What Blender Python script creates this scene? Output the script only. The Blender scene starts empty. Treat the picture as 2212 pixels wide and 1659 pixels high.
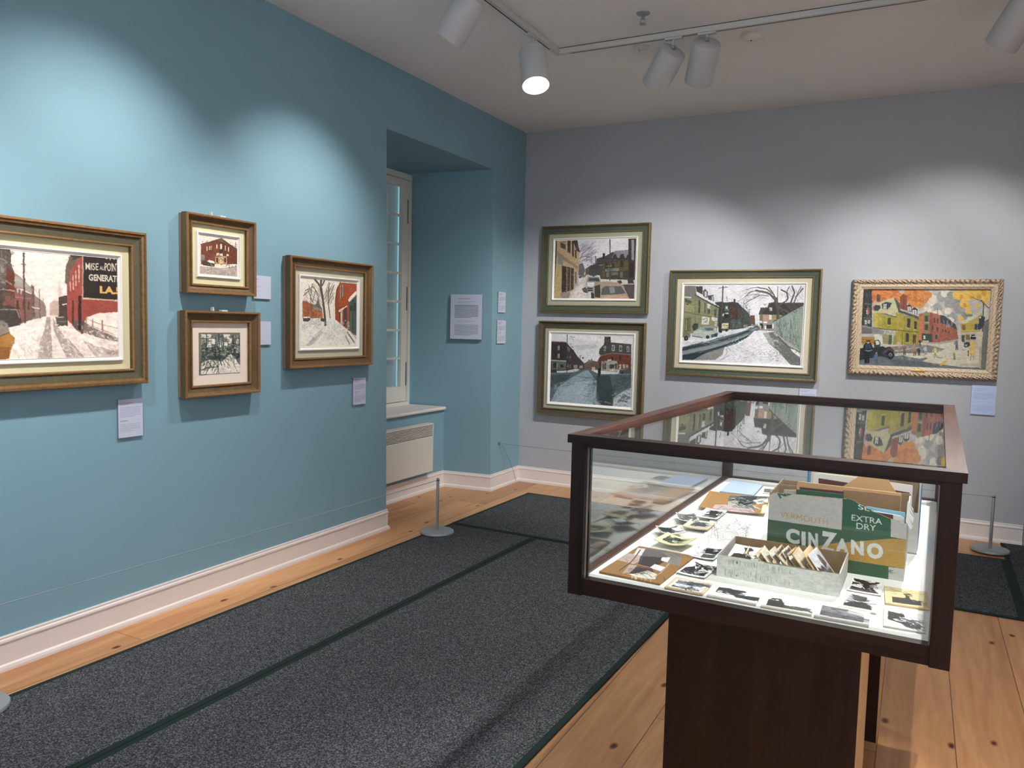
import bpy, bmesh, math, random
import numpy as np
from mathutils import Vector, Matrix

random.seed(7)
rng = np.random.default_rng(11)
SC = bpy.context.scene
COL = SC.collection
PI = math.pi

# ------------------------------------------------------------------ camera
F, YAW, PITCH, ROLL = 1677.0, 0.48059, -0.078674, 0.023977
CAM = np.array([3.42253, -6.74091, 1.55])

def cam_rot():
    cy, sy, cp, sp = math.cos(YAW), math.sin(YAW), math.cos(PITCH), math.sin(PITCH)
    fwd = np.array([-sy*cp, cy*cp, sp]); right = np.array([cy, sy, 0.0]); up = np.cross(right, fwd)
    cr, sr = math.cos(ROLL), math.sin(ROLL)
    return np.stack([cr*right + sr*up, -sr*right + cr*up, -fwd], 1)
RC = cam_rot()
cd = bpy.data.cameras.new('camera'); cam = bpy.data.objects.new('camera', cd); COL.objects.link(cam)
cd.sensor_width = 36; cd.lens = F/2212*36; cd.clip_start = .05; cd.clip_end = 100
m = Matrix([list(r) for r in RC]).to_4x4(); m.translation = Vector(CAM); cam.matrix_world = m
SC.camera = cam
vs = SC.view_settings
vs.view_transform = 'Standard'; vs.look = 'None'; vs.gamma = 1; vs.use_curve_mapping = False; vs.exposure = 0.0

def rays(pts):
    """pixel of the 2212x1659 frame -> direction; used to read shapes off the real planes they lie on"""
    pts = np.asarray(pts, float)
    d = np.stack([(pts[:, 0]-1106)/F, -(pts[:, 1]-829.5)/F, -np.ones(len(pts))], 1)
    return d @ RC.T

# ------------------------------------------------------------------ colour + materials
def lin(c):
    if isinstance(c, str):
        c = [int(c[i:i+2], 16)/255 for i in (0, 2, 4)]
    return [x/12.92 if x <= .04045 else ((x+.055)/1.055)**2.4 for x in c]

class NT:
    def __init__(s, name):
        s.m = bpy.data.materials.new(name); s.m.use_nodes = True
        s.t = s.m.node_tree; s.t.nodes.clear()
        s.out = s.n('ShaderNodeOutputMaterial')
    def n(s, typ, **kw):
        nd = s.t.nodes.new(typ)
        for k, v in kw.items():
            if k.startswith('i_'):
                key = k[2:].replace('_', ' ')
                key = int(key) if key.isdigit() else key
                nd.inputs[key].default_value = v
            else: setattr(nd, k, v)
        return nd
    def l(s, a, ao, b, bi): s.t.links.new(a.outputs[ao], b.inputs[bi])

def mat(name, col, rough=.6, metal=0, coat=0, noise=0, nscale=20, bump=0, bscale=200, col2=None, stretch=None, emit=0, spec=.5, detail=4):
    s = NT(name); p = s.n('ShaderNodeBsdfPrincipled')
    c = lin(col)+[1]
    p.inputs['Base Color'].default_value = c; p.inputs['Roughness'].default_value = rough
    p.inputs['Metallic'].default_value = metal; p.inputs['Coat Weight'].default_value = coat
    p.inputs['Coat Roughness'].default_value = .15; p.inputs['Specular IOR Level'].default_value = spec
    if emit:
        p.inputs['Emission Color'].default_value = c; p.inputs['Emission Strength'].default_value = emit
    tc = mp = None
    if noise or bump or col2:
        tc = s.n('ShaderNodeTexCoord'); mp = s.n('ShaderNodeMapping')
        if stretch: mp.inputs['Scale'].default_value = stretch
        s.l(tc, 'Object', mp, 'Vector')
    if noise or col2:
        nz = s.n('ShaderNodeTexNoise', i_Scale=nscale, i_Detail=detail, i_Roughness=.6)
        s.l(mp, 'Vector', nz, 'Vector')
        rp = s.n('ShaderNodeValToRGB')
        c2 = lin(col2)+[1] if col2 else [min(1, x*(1-noise)) for x in c[:3]]+[1]
        rp.color_ramp.elements[0].position = .35; rp.color_ramp.elements[1].position = .65
        rp.color_ramp.elements[0].color = c2; rp.color_ramp.elements[1].color = c
        s.l(nz, 'Fac', rp, 'Fac'); s.l(rp, 'Color', p, 'Base Color')
    if bump:
        nb = s.n('ShaderNodeTexNoise', i_Scale=bscale, i_Detail=3)
        s.l(mp, 'Vector', nb, 'Vector')
        b = s.n('ShaderNodeBump', i_Strength=bump, i_Distance=.002); s.l(nb, 'Fac', b, 'Height'); s.l(b, 'Normal', p, 'Normal')
    s.l(p, 'BSDF', s.out, 'Surface')
    return s.m

def glass_mat(name, tint='fafcfb'):
    s = NT(name)
    g = s.n('ShaderNodeNewGeometry'); dp = s.n('ShaderNodeVectorMath', operation='DOT_PRODUCT')
    s.l(g, 'Incoming', dp, 0); s.l(g, 'Normal', dp, 1)
    ab = s.n('ShaderNodeMath', operation='ABSOLUTE'); s.l(dp, 'Value', ab, 0)
    om = s.n('ShaderNodeMath', operation='SUBTRACT', i_0=1.0); s.l(ab, 0, om, 1)
    pw = s.n('ShaderNodeMath', operation='POWER', i_1=5.0); s.l(om, 0, pw, 0)
    ma = s.n('ShaderNodeMath', operation='MULTIPLY_ADD', i_1=.96, i_2=.04); s.l(pw, 0, ma, 0)
    tr = s.n('ShaderNodeBsdfTransparent'); tr.inputs[0].default_value = lin(tint)+[1]
    gl = s.n('ShaderNodeBsdfGlossy', i_Roughness=0.0)
    mx = s.n('ShaderNodeMixShader'); s.l(ma, 0, mx, 0); s.l(tr, 0, mx, 1); s.l(gl, 0, mx, 2)
    s.l(mx, 0, s.out, 'Surface')
    return s.m

def painted_mat(name, rough, bump=.15, bscale=300, coat=0):
    s = NT(name); p = s.n('ShaderNodeBsdfPrincipled', i_Roughness=rough)
    p.inputs['Coat Weight'].default_value = coat; p.inputs['Specular IOR Level'].default_value = .3
    a = s.n('ShaderNodeAttribute', attribute_name='pigment'); s.l(a, 'Color', p, 'Base Color')
    if bump:
        tc = s.n('ShaderNodeTexCoord'); nz = s.n('ShaderNodeTexNoise', i_Scale=bscale, i_Detail=3); s.l(tc, 'Object', nz, 'Vector')
        b = s.n('ShaderNodeBump', i_Strength=bump, i_Distance=.001); s.l(nz, 'Fac', b, 'Height'); s.l(b, 'Normal', p, 'Normal')
    s.l(p, 'BSDF', s.out, 'Surface')
    return s.m

def floor_mat():
    s = NT('pine_floor'); p = s.n('ShaderNodeBsdfPrincipled', i_Roughness=.35)
    p.inputs['Specular IOR Level'].default_value = .4
    tc = s.n('ShaderNodeTexCoord'); sx = s.n('ShaderNodeSeparateXYZ'); s.l(tc, 'Object', sx, 0)
    # board index across x, width .262
    W = .262
    a = s.n('ShaderNodeMath', operation='MULTIPLY_ADD', i_1=1/W, i_2=100-3.632/W+14); s.l(sx, 'X', a, 0)
    fl = s.n('ShaderNodeMath', operation='FLOOR'); s.l(a, 0, fl, 0)
    fr = s.n('ShaderNodeMath', operation='FRACT'); s.l(a, 0, fr, 0)
    wn = s.n('ShaderNodeTexWhiteNoise', noise_dimensions='1D'); s.l(fl, 0, wn, 'W')
    # end joints along y
    yo = s.n('ShaderNodeMath', operation='MULTIPLY_ADD', i_1=3.1); s.l(wn, 'Value', yo, 0); s.l(sx, 'Y', yo, 2)
    yd = s.n('ShaderNodeMath', operation='MULTIPLY', i_1=1/3.3); s.l(yo, 0, yd, 0)
    yf = s.n('ShaderNodeMath', operation='FRACT'); s.l(yd, 0, yf, 0)
    yfl = s.n('ShaderNodeMath', operation='FLOOR'); s.l(yd, 0, yfl, 0)
    def band(src, w):
        c1 = s.n('ShaderNodeMath', operation='LESS_THAN', i_1=w); s.l(src, 0, c1, 0)
        c2 = s.n('ShaderNodeMath', operation='GREATER_THAN', i_1=1-w); s.l(src, 0, c2, 0)
        mx = s.n('ShaderNodeMath', operation='MAXIMUM'); s.l(c1, 0, mx, 0); s.l(c2, 0, mx, 1); return mx
    g1 = band(fr, .007); g2 = band(yf, .0005)
    gap = s.n('ShaderNodeMath', operation='MAXIMUM'); s.l(g1, 0, gap, 0); s.l(g2, 0, gap, 1)
    ix = s.n('ShaderNodeMath', operation='MULTIPLY_ADD', i_1=7.3); s.l(fl, 0, ix, 0); s.l(yfl, 0, ix, 2)
    w2 = s.n('ShaderNodeTexWhiteNoise', noise_dimensions='1D'); s.l(ix, 0, w2, 'W')
    # grain
    cx = s.n('ShaderNodeCombineXYZ'); 
    gx = s.n('ShaderNodeMath', operation='MULTIPLY', i_1=1.0); s.l(sx, 'X', gx, 0)
    gy = s.n('ShaderNodeMath', operation='MULTIPLY', i_1=.09); s.l(sx, 'Y', gy, 0)
    s.l(gx, 0, cx, 0); s.l(gy, 0, cx, 1); s.l(ix, 0, cx, 2)
    gn = s.n('ShaderNodeTexNoise', i_Scale=9, i_Detail=5, i_Roughness=.55, i_Distortion=.6); s.l(cx, 0, gn, 'Vector')
    rp = s.n('ShaderNodeValToRGB'); e = rp.color_ramp.elements
    e[0].position = .3; e[0].color = lin('b67c4c')+[1]; e[1].position = .62; e[1].color = lin('d29e6c')+[1]
    s.l(gn, 'Fac', rp, 'Fac')
    gn2 = s.n('ShaderNodeTexNoise', i_Scale=45, i_Detail=3); s.l(cx, 0, gn2, 'Vector')
    r2 = s.n('ShaderNodeValToRGB'); r2.color_ramp.elements[0].position = .35; r2.color_ramp.elements[0].color = (.82, .78, .72, 1); r2.color_ramp.elements[1].position = .6
    s.l(gn2, 'Fac', r2, 'Fac')
    m1 = s.n('ShaderNodeMix', data_type='RGBA', blend_type='MULTIPLY', i_0=.7); s.l(rp, 'Color', m1, 6); s.l(r2, 'Color', m1, 7)
    # per board tone
    tone = s.n('ShaderNodeMapRange', i_3=.74, i_4=1.08); s.l(w2, 'Value', tone, 0)
    m2 = s.n('ShaderNodeMix', data_type='RGBA', blend_type='MULTIPLY', i_0=1.0); s.l(m1, 2, m2, 6)
    cc = s.n('ShaderNodeCombineColor'); [s.l(tone, 0, cc, i) for i in range(3)]; s.l(cc, 0, m2, 7)
    # knots
    kx = s.n('ShaderNodeCombineXYZ'); ky = s.n('ShaderNodeMath', operation='MULTIPLY', i_1=.55); s.l(sx, 'Y', ky, 0)
    s.l(sx, 'X', kx, 0); s.l(ky, 0, kx, 1)
    kn = s.n('ShaderNodeTexNoise', i_Scale=30, i_Detail=1)
    s.l(kx, 0, kn, 'Vector')
    vo = s.n('ShaderNodeTexVoronoi', i_Scale=3.5, i_Randomness=1.0, voronoi_dimensions='2D'); s.l(kx, 0, vo, 'Vector')
    vn = s.n('ShaderNodeMath', operation='MULTIPLY_ADD', i_1=.05); s.l(kn, 'Fac', vn, 0); s.l(vo, 'Distance', vn, 2)
    kr = s.n('ShaderNodeValToRGB'); ke = kr.color_ramp.elements
    ke[0].position = .045; ke[0].color = lin('5a3420')+[1]; ke[1].position = .085; ke[1].color = (1, 1, 1, 1)
    k3 = ke.new(.06); k3.color = lin('b98a62')+[1]
    s.l(vn, 0, kr, 'Fac')
    m3 = s.n('ShaderNodeMix', data_type='RGBA', blend_type='MULTIPLY', i_0=1.0); s.l(m2, 2, m3, 6); s.l(kr, 'Color', m3, 7)
    m4 = s.n('ShaderNodeMix', data_type='RGBA'); m4.inputs[7].default_value = lin('6a4228')+[1]
    s.l(gap, 0, m4, 0); s.l(m3, 2, m4, 6); s.l(m4, 2, p, 'Base Color')
    s.l(p, 'BSDF', s.out, 'Surface')
    return s.m

def walnut_mat(name, dark, light, along='z'):
    s = NT(name); p = s.n('ShaderNodeBsdfPrincipled', i_Roughness=.38); p.inputs['Specular IOR Level'].default_value = .32
    tc = s.n('ShaderNodeTexCoord'); mp = s.n('ShaderNodeMapping'); s.l(tc, 'Object', mp, 'Vector')
    mp.inputs['Scale'].default_value = {'z': (1, 1, .08), 'x': (.08, 1, 1), 'y': (1, .08, 1)}[along]
    nz = s.n('ShaderNodeTexNoise', i_Scale=14, i_Detail=6, i_Roughness=.6, i_Distortion=1.2); s.l(mp, 'Vector', nz, 'Vector')
    rp = s.n('ShaderNodeValToRGB'); e = rp.color_ramp.elements
    e[0].position = .3; e[0].color = lin(dark)+[1]; e[1].position = .68; e[1].color = lin(light)+[1]
    s.l(nz, 'Fac', rp, 'Fac')
    n2 = s.n('ShaderNodeTexNoise', i_Scale=220, i_Detail=2); s.l(mp, 'Vector', n2, 'Vector')
    r2 = s.n('ShaderNodeValToRGB'); r2.color_ramp.elements[0].position = .35; r2.color_ramp.elements[0].color = (.55, .5, .5, 1); r2.color_ramp.elements[1].position = .6
    s.l(n2, 'Fac', r2, 'Fac')
    mx = s.n('ShaderNodeMix', data_type='RGBA', blend_type='MULTIPLY', i_0=.8); s.l(rp, 'Color', mx, 6); s.l(r2, 'Color', mx, 7)
    s.l(mx, 2, p, 'Base Color'); s.l(p, 'BSDF', s.out, 'Surface')
    return s.m

def rug_mat():
    s = NT('rug_pile'); p = s.n('ShaderNodeBsdfPrincipled', i_Roughness=.95); p.inputs['Specular IOR Level'].default_value = .1
    tc = s.n('ShaderNodeTexCoord')
    nz = s.n('ShaderNodeTexNoise', i_Scale=165, i_Detail=4, i_Roughness=.8); s.l(tc, 'Object', nz, 'Vector')
    rp = s.n('ShaderNodeValToRGB'); e = rp.color_ramp.elements
    e[0].position = .36; e[0].color = lin('1a1c1e')+[1]; e[1].position = .66; e[1].color = lin('8a8c90')+[1]
    q = e.new(.5); q.color = lin('3d4043')+[1]
    s.l(nz, 'Fac', rp, 'Fac'); s.l(rp, 'Color', p, 'Base Color')
    b = s.n('ShaderNodeBump', i_Strength=.6, i_Distance=.004); s.l(nz, 'Fac', b, 'Height'); s.l(b, 'Normal', p, 'Normal')
    s.l(p, 'BSDF', s.out, 'Surface')
    return s.m

M = dict(
    blue=mat('blue_wall_paint', '83a9b8', .75, bump=.08, bscale=260, noise=.03, nscale=1.5),
    grey=mat('grey_wall_paint', 'b1b5bb', .75, bump=.08, bscale=260, noise=.03, nscale=1.5),
    ceil=mat('ceiling_paint', 'f2f1f0', .85),
    white=mat('white_trim_paint', 'e9e1de', .4),
    floor=floor_mat(), rug=rug_mat(),
    bind=mat('rug_binding', '08211e', .95, bump=.4, bscale=500),
    can=mat('white_lamp_enamel', 'c9c9cb', .45),
    lens=mat('lamp_glow', 'fff1e0', .5, emit=14),
    track=mat('white_track_enamel', 'cfcfcd', .4), dark=mat('black_slot', '2b2d2e', .7),
    chrome=mat('brushed_steel', 'a9adb0', .35, metal=.7),
    steelbase=mat('grey_steel_base', '9fa3a8', .45, metal=.3),
    cord=mat('grey_cord', '6f7678', .6), cordlight=mat('silver_cord', '8d9797', .5),
    copper=mat('copper_gilt', 'a0774a', .42, metal=.3, noise=.3, nscale=60),
    gilt=mat('old_gilt', '8f7c50', .42, metal=.35, noise=.35, nscale=60),
    giltd=mat('dark_gilt', '6b5c3c', .45, metal=.3, noise=.4, nscale=60),
    olive=mat('olive_panel', '5f5b46', .6, noise=.15, nscale=40),
    brown=mat('brown_frame', '6f5639', .5, noise=.3, nscale=35, stretch=(1, 1, .15)),
    brownd=mat('dark_brown_frame', '5e4630', .5, noise=.35, nscale=35),
    greenp=mat('green_grey_panel', '4d574b', .6, noise=.12, nscale=50),
    greybr=mat('grey_brown_frame', '574c3e', .55, noise=.3, nscale=45),
    linenY=mat('yellow_linen', 'ddd5ad', .8, bump=.3, bscale=600),
    linenW=mat('pale_linen', 'c6c1aa', .8, bump=.3, bscale=600),
    linenG=mat('grey_linen', 'a6a893', .8, bump=.3, bscale=600),
    matP=mat('cream_mat_board', 'f0dfd0', .8),
    slip=mat('white_slip', 'f4f1ec', .45),
    board=mat('label_foam_board', '7c8794', .7),
    boardface=painted_mat('label_print', .6, 0),
    oil=painted_mat('oil_paint', .5, .35, 250), paper=painted_mat('photo_paper', .4, 0),
    card=painted_mat('carton_print', .65, .1, 400),
    wood=walnut_mat('walnut_upright', '150b08', '341d17', 'z'), woodx=walnut_mat('walnut_rail', '150b09', '301b16', 'x'),
    woody=walnut_mat('walnut_side_rail', '2c1914', '633c30', 'y'),
    raw=mat('raw_pine_side', 'd2a878', .6, noise=.2, nscale=10, stretch=(1, 1, .1)),
    deck=mat('white_deck', 'f3f2f0', .6), glass=glass_mat('display_glass'),
    metalstrip=mat('glass_channel', '8a8580', .35, metal=.8),
    kraft=mat('kraft_card', 'b78a58', .8, noise=.15, nscale=30), corr=mat('raw_cardboard', '9a8468', .85, noise=.2, nscale=60),
    tan=mat('tan_folder', 'd9ab78', .7), tand=mat('brown_folder', 'a57c55', .7, noise=.15, nscale=30),
    paperw=mat('white_paper', 'eceaea', .7), papero=mat('old_paper', 'e0cfb0', .75), skyb=mat('pale_blue_folder', '8fc4dc', .7),
    maroon=mat('maroon_cover', '5a2026', .6), greenf=mat('green_folder', '1f5a40', .7), bluef=mat('blue_carton', '3f7fc0', .65),
    greyc=mat('grey_carton', 'c8c6c4', .7), brass=mat('brass_plaque', 'd8ac48', .3, metal=.8),
    heater=mat('heater_enamel', 'dcd8cf', .45), winp=mat('window_paint', 'ebe9de', .45),
    plastic=mat('clear_plastic', 'cfd6d8', .3),
)
def shade_mat():
    s = NT('window_blind'); d = s.n('ShaderNodeBsdfDiffuse'); d.inputs[0].default_value = lin('b4bcbc')+[1]
    t = s.n('ShaderNodeBsdfTranslucent'); t.inputs[0].default_value = lin('b0bcc0')+[1]
    mx = s.n('ShaderNodeMixShader', i_0=.35); s.l(d, 0, mx, 1); s.l(t, 0, mx, 2); s.l(mx, 0, s.out, 'Surface'); return s.m
M['blind'] = shade_mat()
def ornate_mat():
    s = NT('cream_carved_wood'); p = s.n('ShaderNodeBsdfPrincipled', i_Roughness=.6)
    a = s.n('ShaderNodeAttribute', attribute_name='wear'); tc = s.n('ShaderNodeTexCoord')
    nz = s.n('ShaderNodeTexNoise', i_Scale=110, i_Detail=4, i_Roughness=.7); s.l(tc, 'Object', nz, 'Vector')
    ad = s.n('ShaderNodeMath', operation='ADD'); s.l(a, 'Fac', ad, 0)
    sc = s.n('ShaderNodeMath', operation='MULTIPLY_ADD', i_1=1.6, i_2=-.8); s.l(nz, 'Fac', sc, 0); s.l(sc, 0, ad, 1)
    rp = s.n('ShaderNodeValToRGB'); e = rp.color_ramp.elements
    e[0].position = .15; e[0].color = lin('5f4a38')+[1]; e[1].position = .6; e[1].color = lin('cdb99e')+[1]
    s.l(ad, 0, rp, 'Fac'); s.l(rp, 'Color', p, 'Base Color'); s.l(p, 'BSDF', s.out, 'Surface'); return s.m
M['ornate'] = ornate_mat()

# ------------------------------------------------------------------ mesh helpers
class MB:
    def __init__(s): s.v = []; s.f = []; s.m = []; s.mats = []
    def mi(s, m):
        if m not in s.mats: s.mats.append(m)
        return s.mats.index(m)
    def add(s, v, f, m):
        o = len(s.v); s.v += [tuple(map(float, q)) for q in v]; i = s.mi(m)
        for q in f: s.f.append([o+k for k in q]); s.m.append(i)
    def hexa(s, v, m):   # bottom 4 ccw, top 4
        s.add(v, [(3, 2, 1, 0), (4, 5, 6, 7), (0, 1, 5, 4), (1, 2, 6, 5), (2, 3, 7, 6), (3, 0, 4, 7)], m)
    def box(s, x0, x1, y0, y1, z0, z1, m):
        s.hexa([(x0, y0, z0), (x1, y0, z0), (x1, y1, z0), (x0, y1, z0), (x0, y0, z1), (x1, y0, z1), (x1, y1, z1), (x0, y1, z1)], m)
    def bbox(s, x0, x1, y0, y1, z0, z1, m, b=.003):   # chamfered box
        tmp = bmesh.new(); bmesh.ops.create_cube(tmp, size=1)
        for v in tmp.verts: v.co = Vector(((x0+x1)/2+v.co.x*(x1-x0), (y0+y1)/2+v.co.y*(y1-y0), (z0+z1)/2+v.co.z*(z1-z0)))
        bmesh.ops.bevel(tmp, geom=tmp.edges[:], offset=b, segments=2, affect='EDGES', profile=.5)
        tmp.verts.index_update()
        s.add([v.co[:] for v in tmp.verts], [[v.index for v in f.verts] for f in tmp.faces], m); tmp.free()
    def lathe(s, prof, m, n=32, base=(0, 0, 0), axis=None, cap=True):
        v = []; f = []
        for (r, z) in prof:
            for k in range(n):
                a = 2*PI*k/n; v.append(Vector((r*math.cos(a), r*math.sin(a), z)))
        for i in range(len(prof)-1):
            for k in range(n):
                k2 = (k+1) % n; f.append((i*n+k, i*n+k2, (i+1)*n+k2, (i+1)*n+k))
        if cap:
            f.append(tuple(range(n-1, -1, -1))); f.append(tuple((len(prof)-1)*n+k for k in range(n)))
        if axis is not None:
            q = Vector((0, 0, 1)).rotation_difference(Vector(axis).normalized()).to_matrix()
            v = [q @ p for p in v]
        s.add([p+Vector(base) for p in v], f, m)
    def tube(s, pts, r, m, n=8):
        pts = [Vector(p) for p in pts]; v = []; f = []
        for i, p in enumerate(pts):
            d = (pts[min(i+1, len(pts)-1)]-pts[max(i-1, 0)]).normalized()
            a = d.orthogonal().normalized() if i == 0 else (a-d*a.dot(d)).normalized()
            b = d.cross(a)
            for k in range(n): t = 2*PI*k/n; v.append(p+a*r*math.cos(t)+b*r*math.sin(t))
        for i in range(len(pts)-1):
            for k in range(n): k2 = (k+1) % n; f.append((i*n+k, i*n+k2, (i+1)*n+k2, (i+1)*n+k))
        f.append(tuple(range(n-1, -1, -1))); f.append(tuple((len(pts)-1)*n+k for k in range(n)))
        s.add(v, f, m)
    def prism(s, pts3, off, m):   # polygon (3-D points in a plane) thickened by vector off
        n = len(pts3); off = Vector(off); a = [Vector(p) for p in pts3]; b = [p+off for p in a]
        f = [tuple(range(n)), tuple(range(2*n-1, n-1, -1))]+[(i, n+i, n+(i+1) % n, (i+1) % n) for i in range(n)]
        s.add(a+b, f, m)
    def build(s, name, parent=None, loc=(0, 0, 0), rz=0, smooth=False, attr=None):
        me = bpy.data.meshes.new(name); me.from_pydata(s.v, [], s.f)
        for mm in s.mats: me.materials.append(mm)
        me.polygons.foreach_set('material_index', s.m)
        bm = bmesh.new(); bm.from_mesh(me); bmesh.ops.recalc_face_normals(bm, faces=bm.faces); bm.to_mesh(me); bm.free()
        if smooth:
            me.polygons.foreach_set('use_smooth', [True]*len(me.polygons))
            try: me.set_sharp_from_angle(angle=math.radians(38))
            except Exception: pass
        if attr is not None:
            at = me.color_attributes.new('wear', 'FLOAT_COLOR', 'POINT')
            at.data.foreach_set('color', [q for w in attr for q in (w, w, w, 1.0)])
        o = bpy.data.objects.new(name, me); COL.objects.link(o)
        o.location = loc; o.rotation_euler = (0, 0, rz)
        if parent: o.parent = parent
        return o

def empty(name, loc=(0, 0, 0), rz=0):
    o = bpy.data.objects.new(name, None); COL.objects.link(o); o.location = loc; o.rotation_euler = (0, 0, rz); o.empty_display_size = .05
    return o
def tag(o, label, cat, group=None):
    o['label'] = label; o['category'] = cat
    if group: o['group'] = group
    return o
def struct(o): o['kind'] = 'structure'; return o

# ------------------------------------------------------------------ painted surfaces
def vnoise(h, w, sy, sx, r=rng):
    gy, gx = int(h/sy)+3, int(w/sx)+3
    g = r.random((gy, gx)); y = np.arange(h)/sy; x = np.arange(w)/sx
    yi = y.astype(int); xi = x.astype(int); fy = (y-yi)[:, None]; fx = (x-xi)[None]
    fy = fy*fy*(3-2*fy); fx = fx*fx*(3-2*fx)
    a = g[yi][:, xi]; b = g[yi][:, xi+1]; c = g[yi+1][:, xi]; d = g[yi+1][:, xi+1]
    return (a*(1-fx)+b*fx)*(1-fy)+(c*(1-fx)+d*fx)*fy

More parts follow.
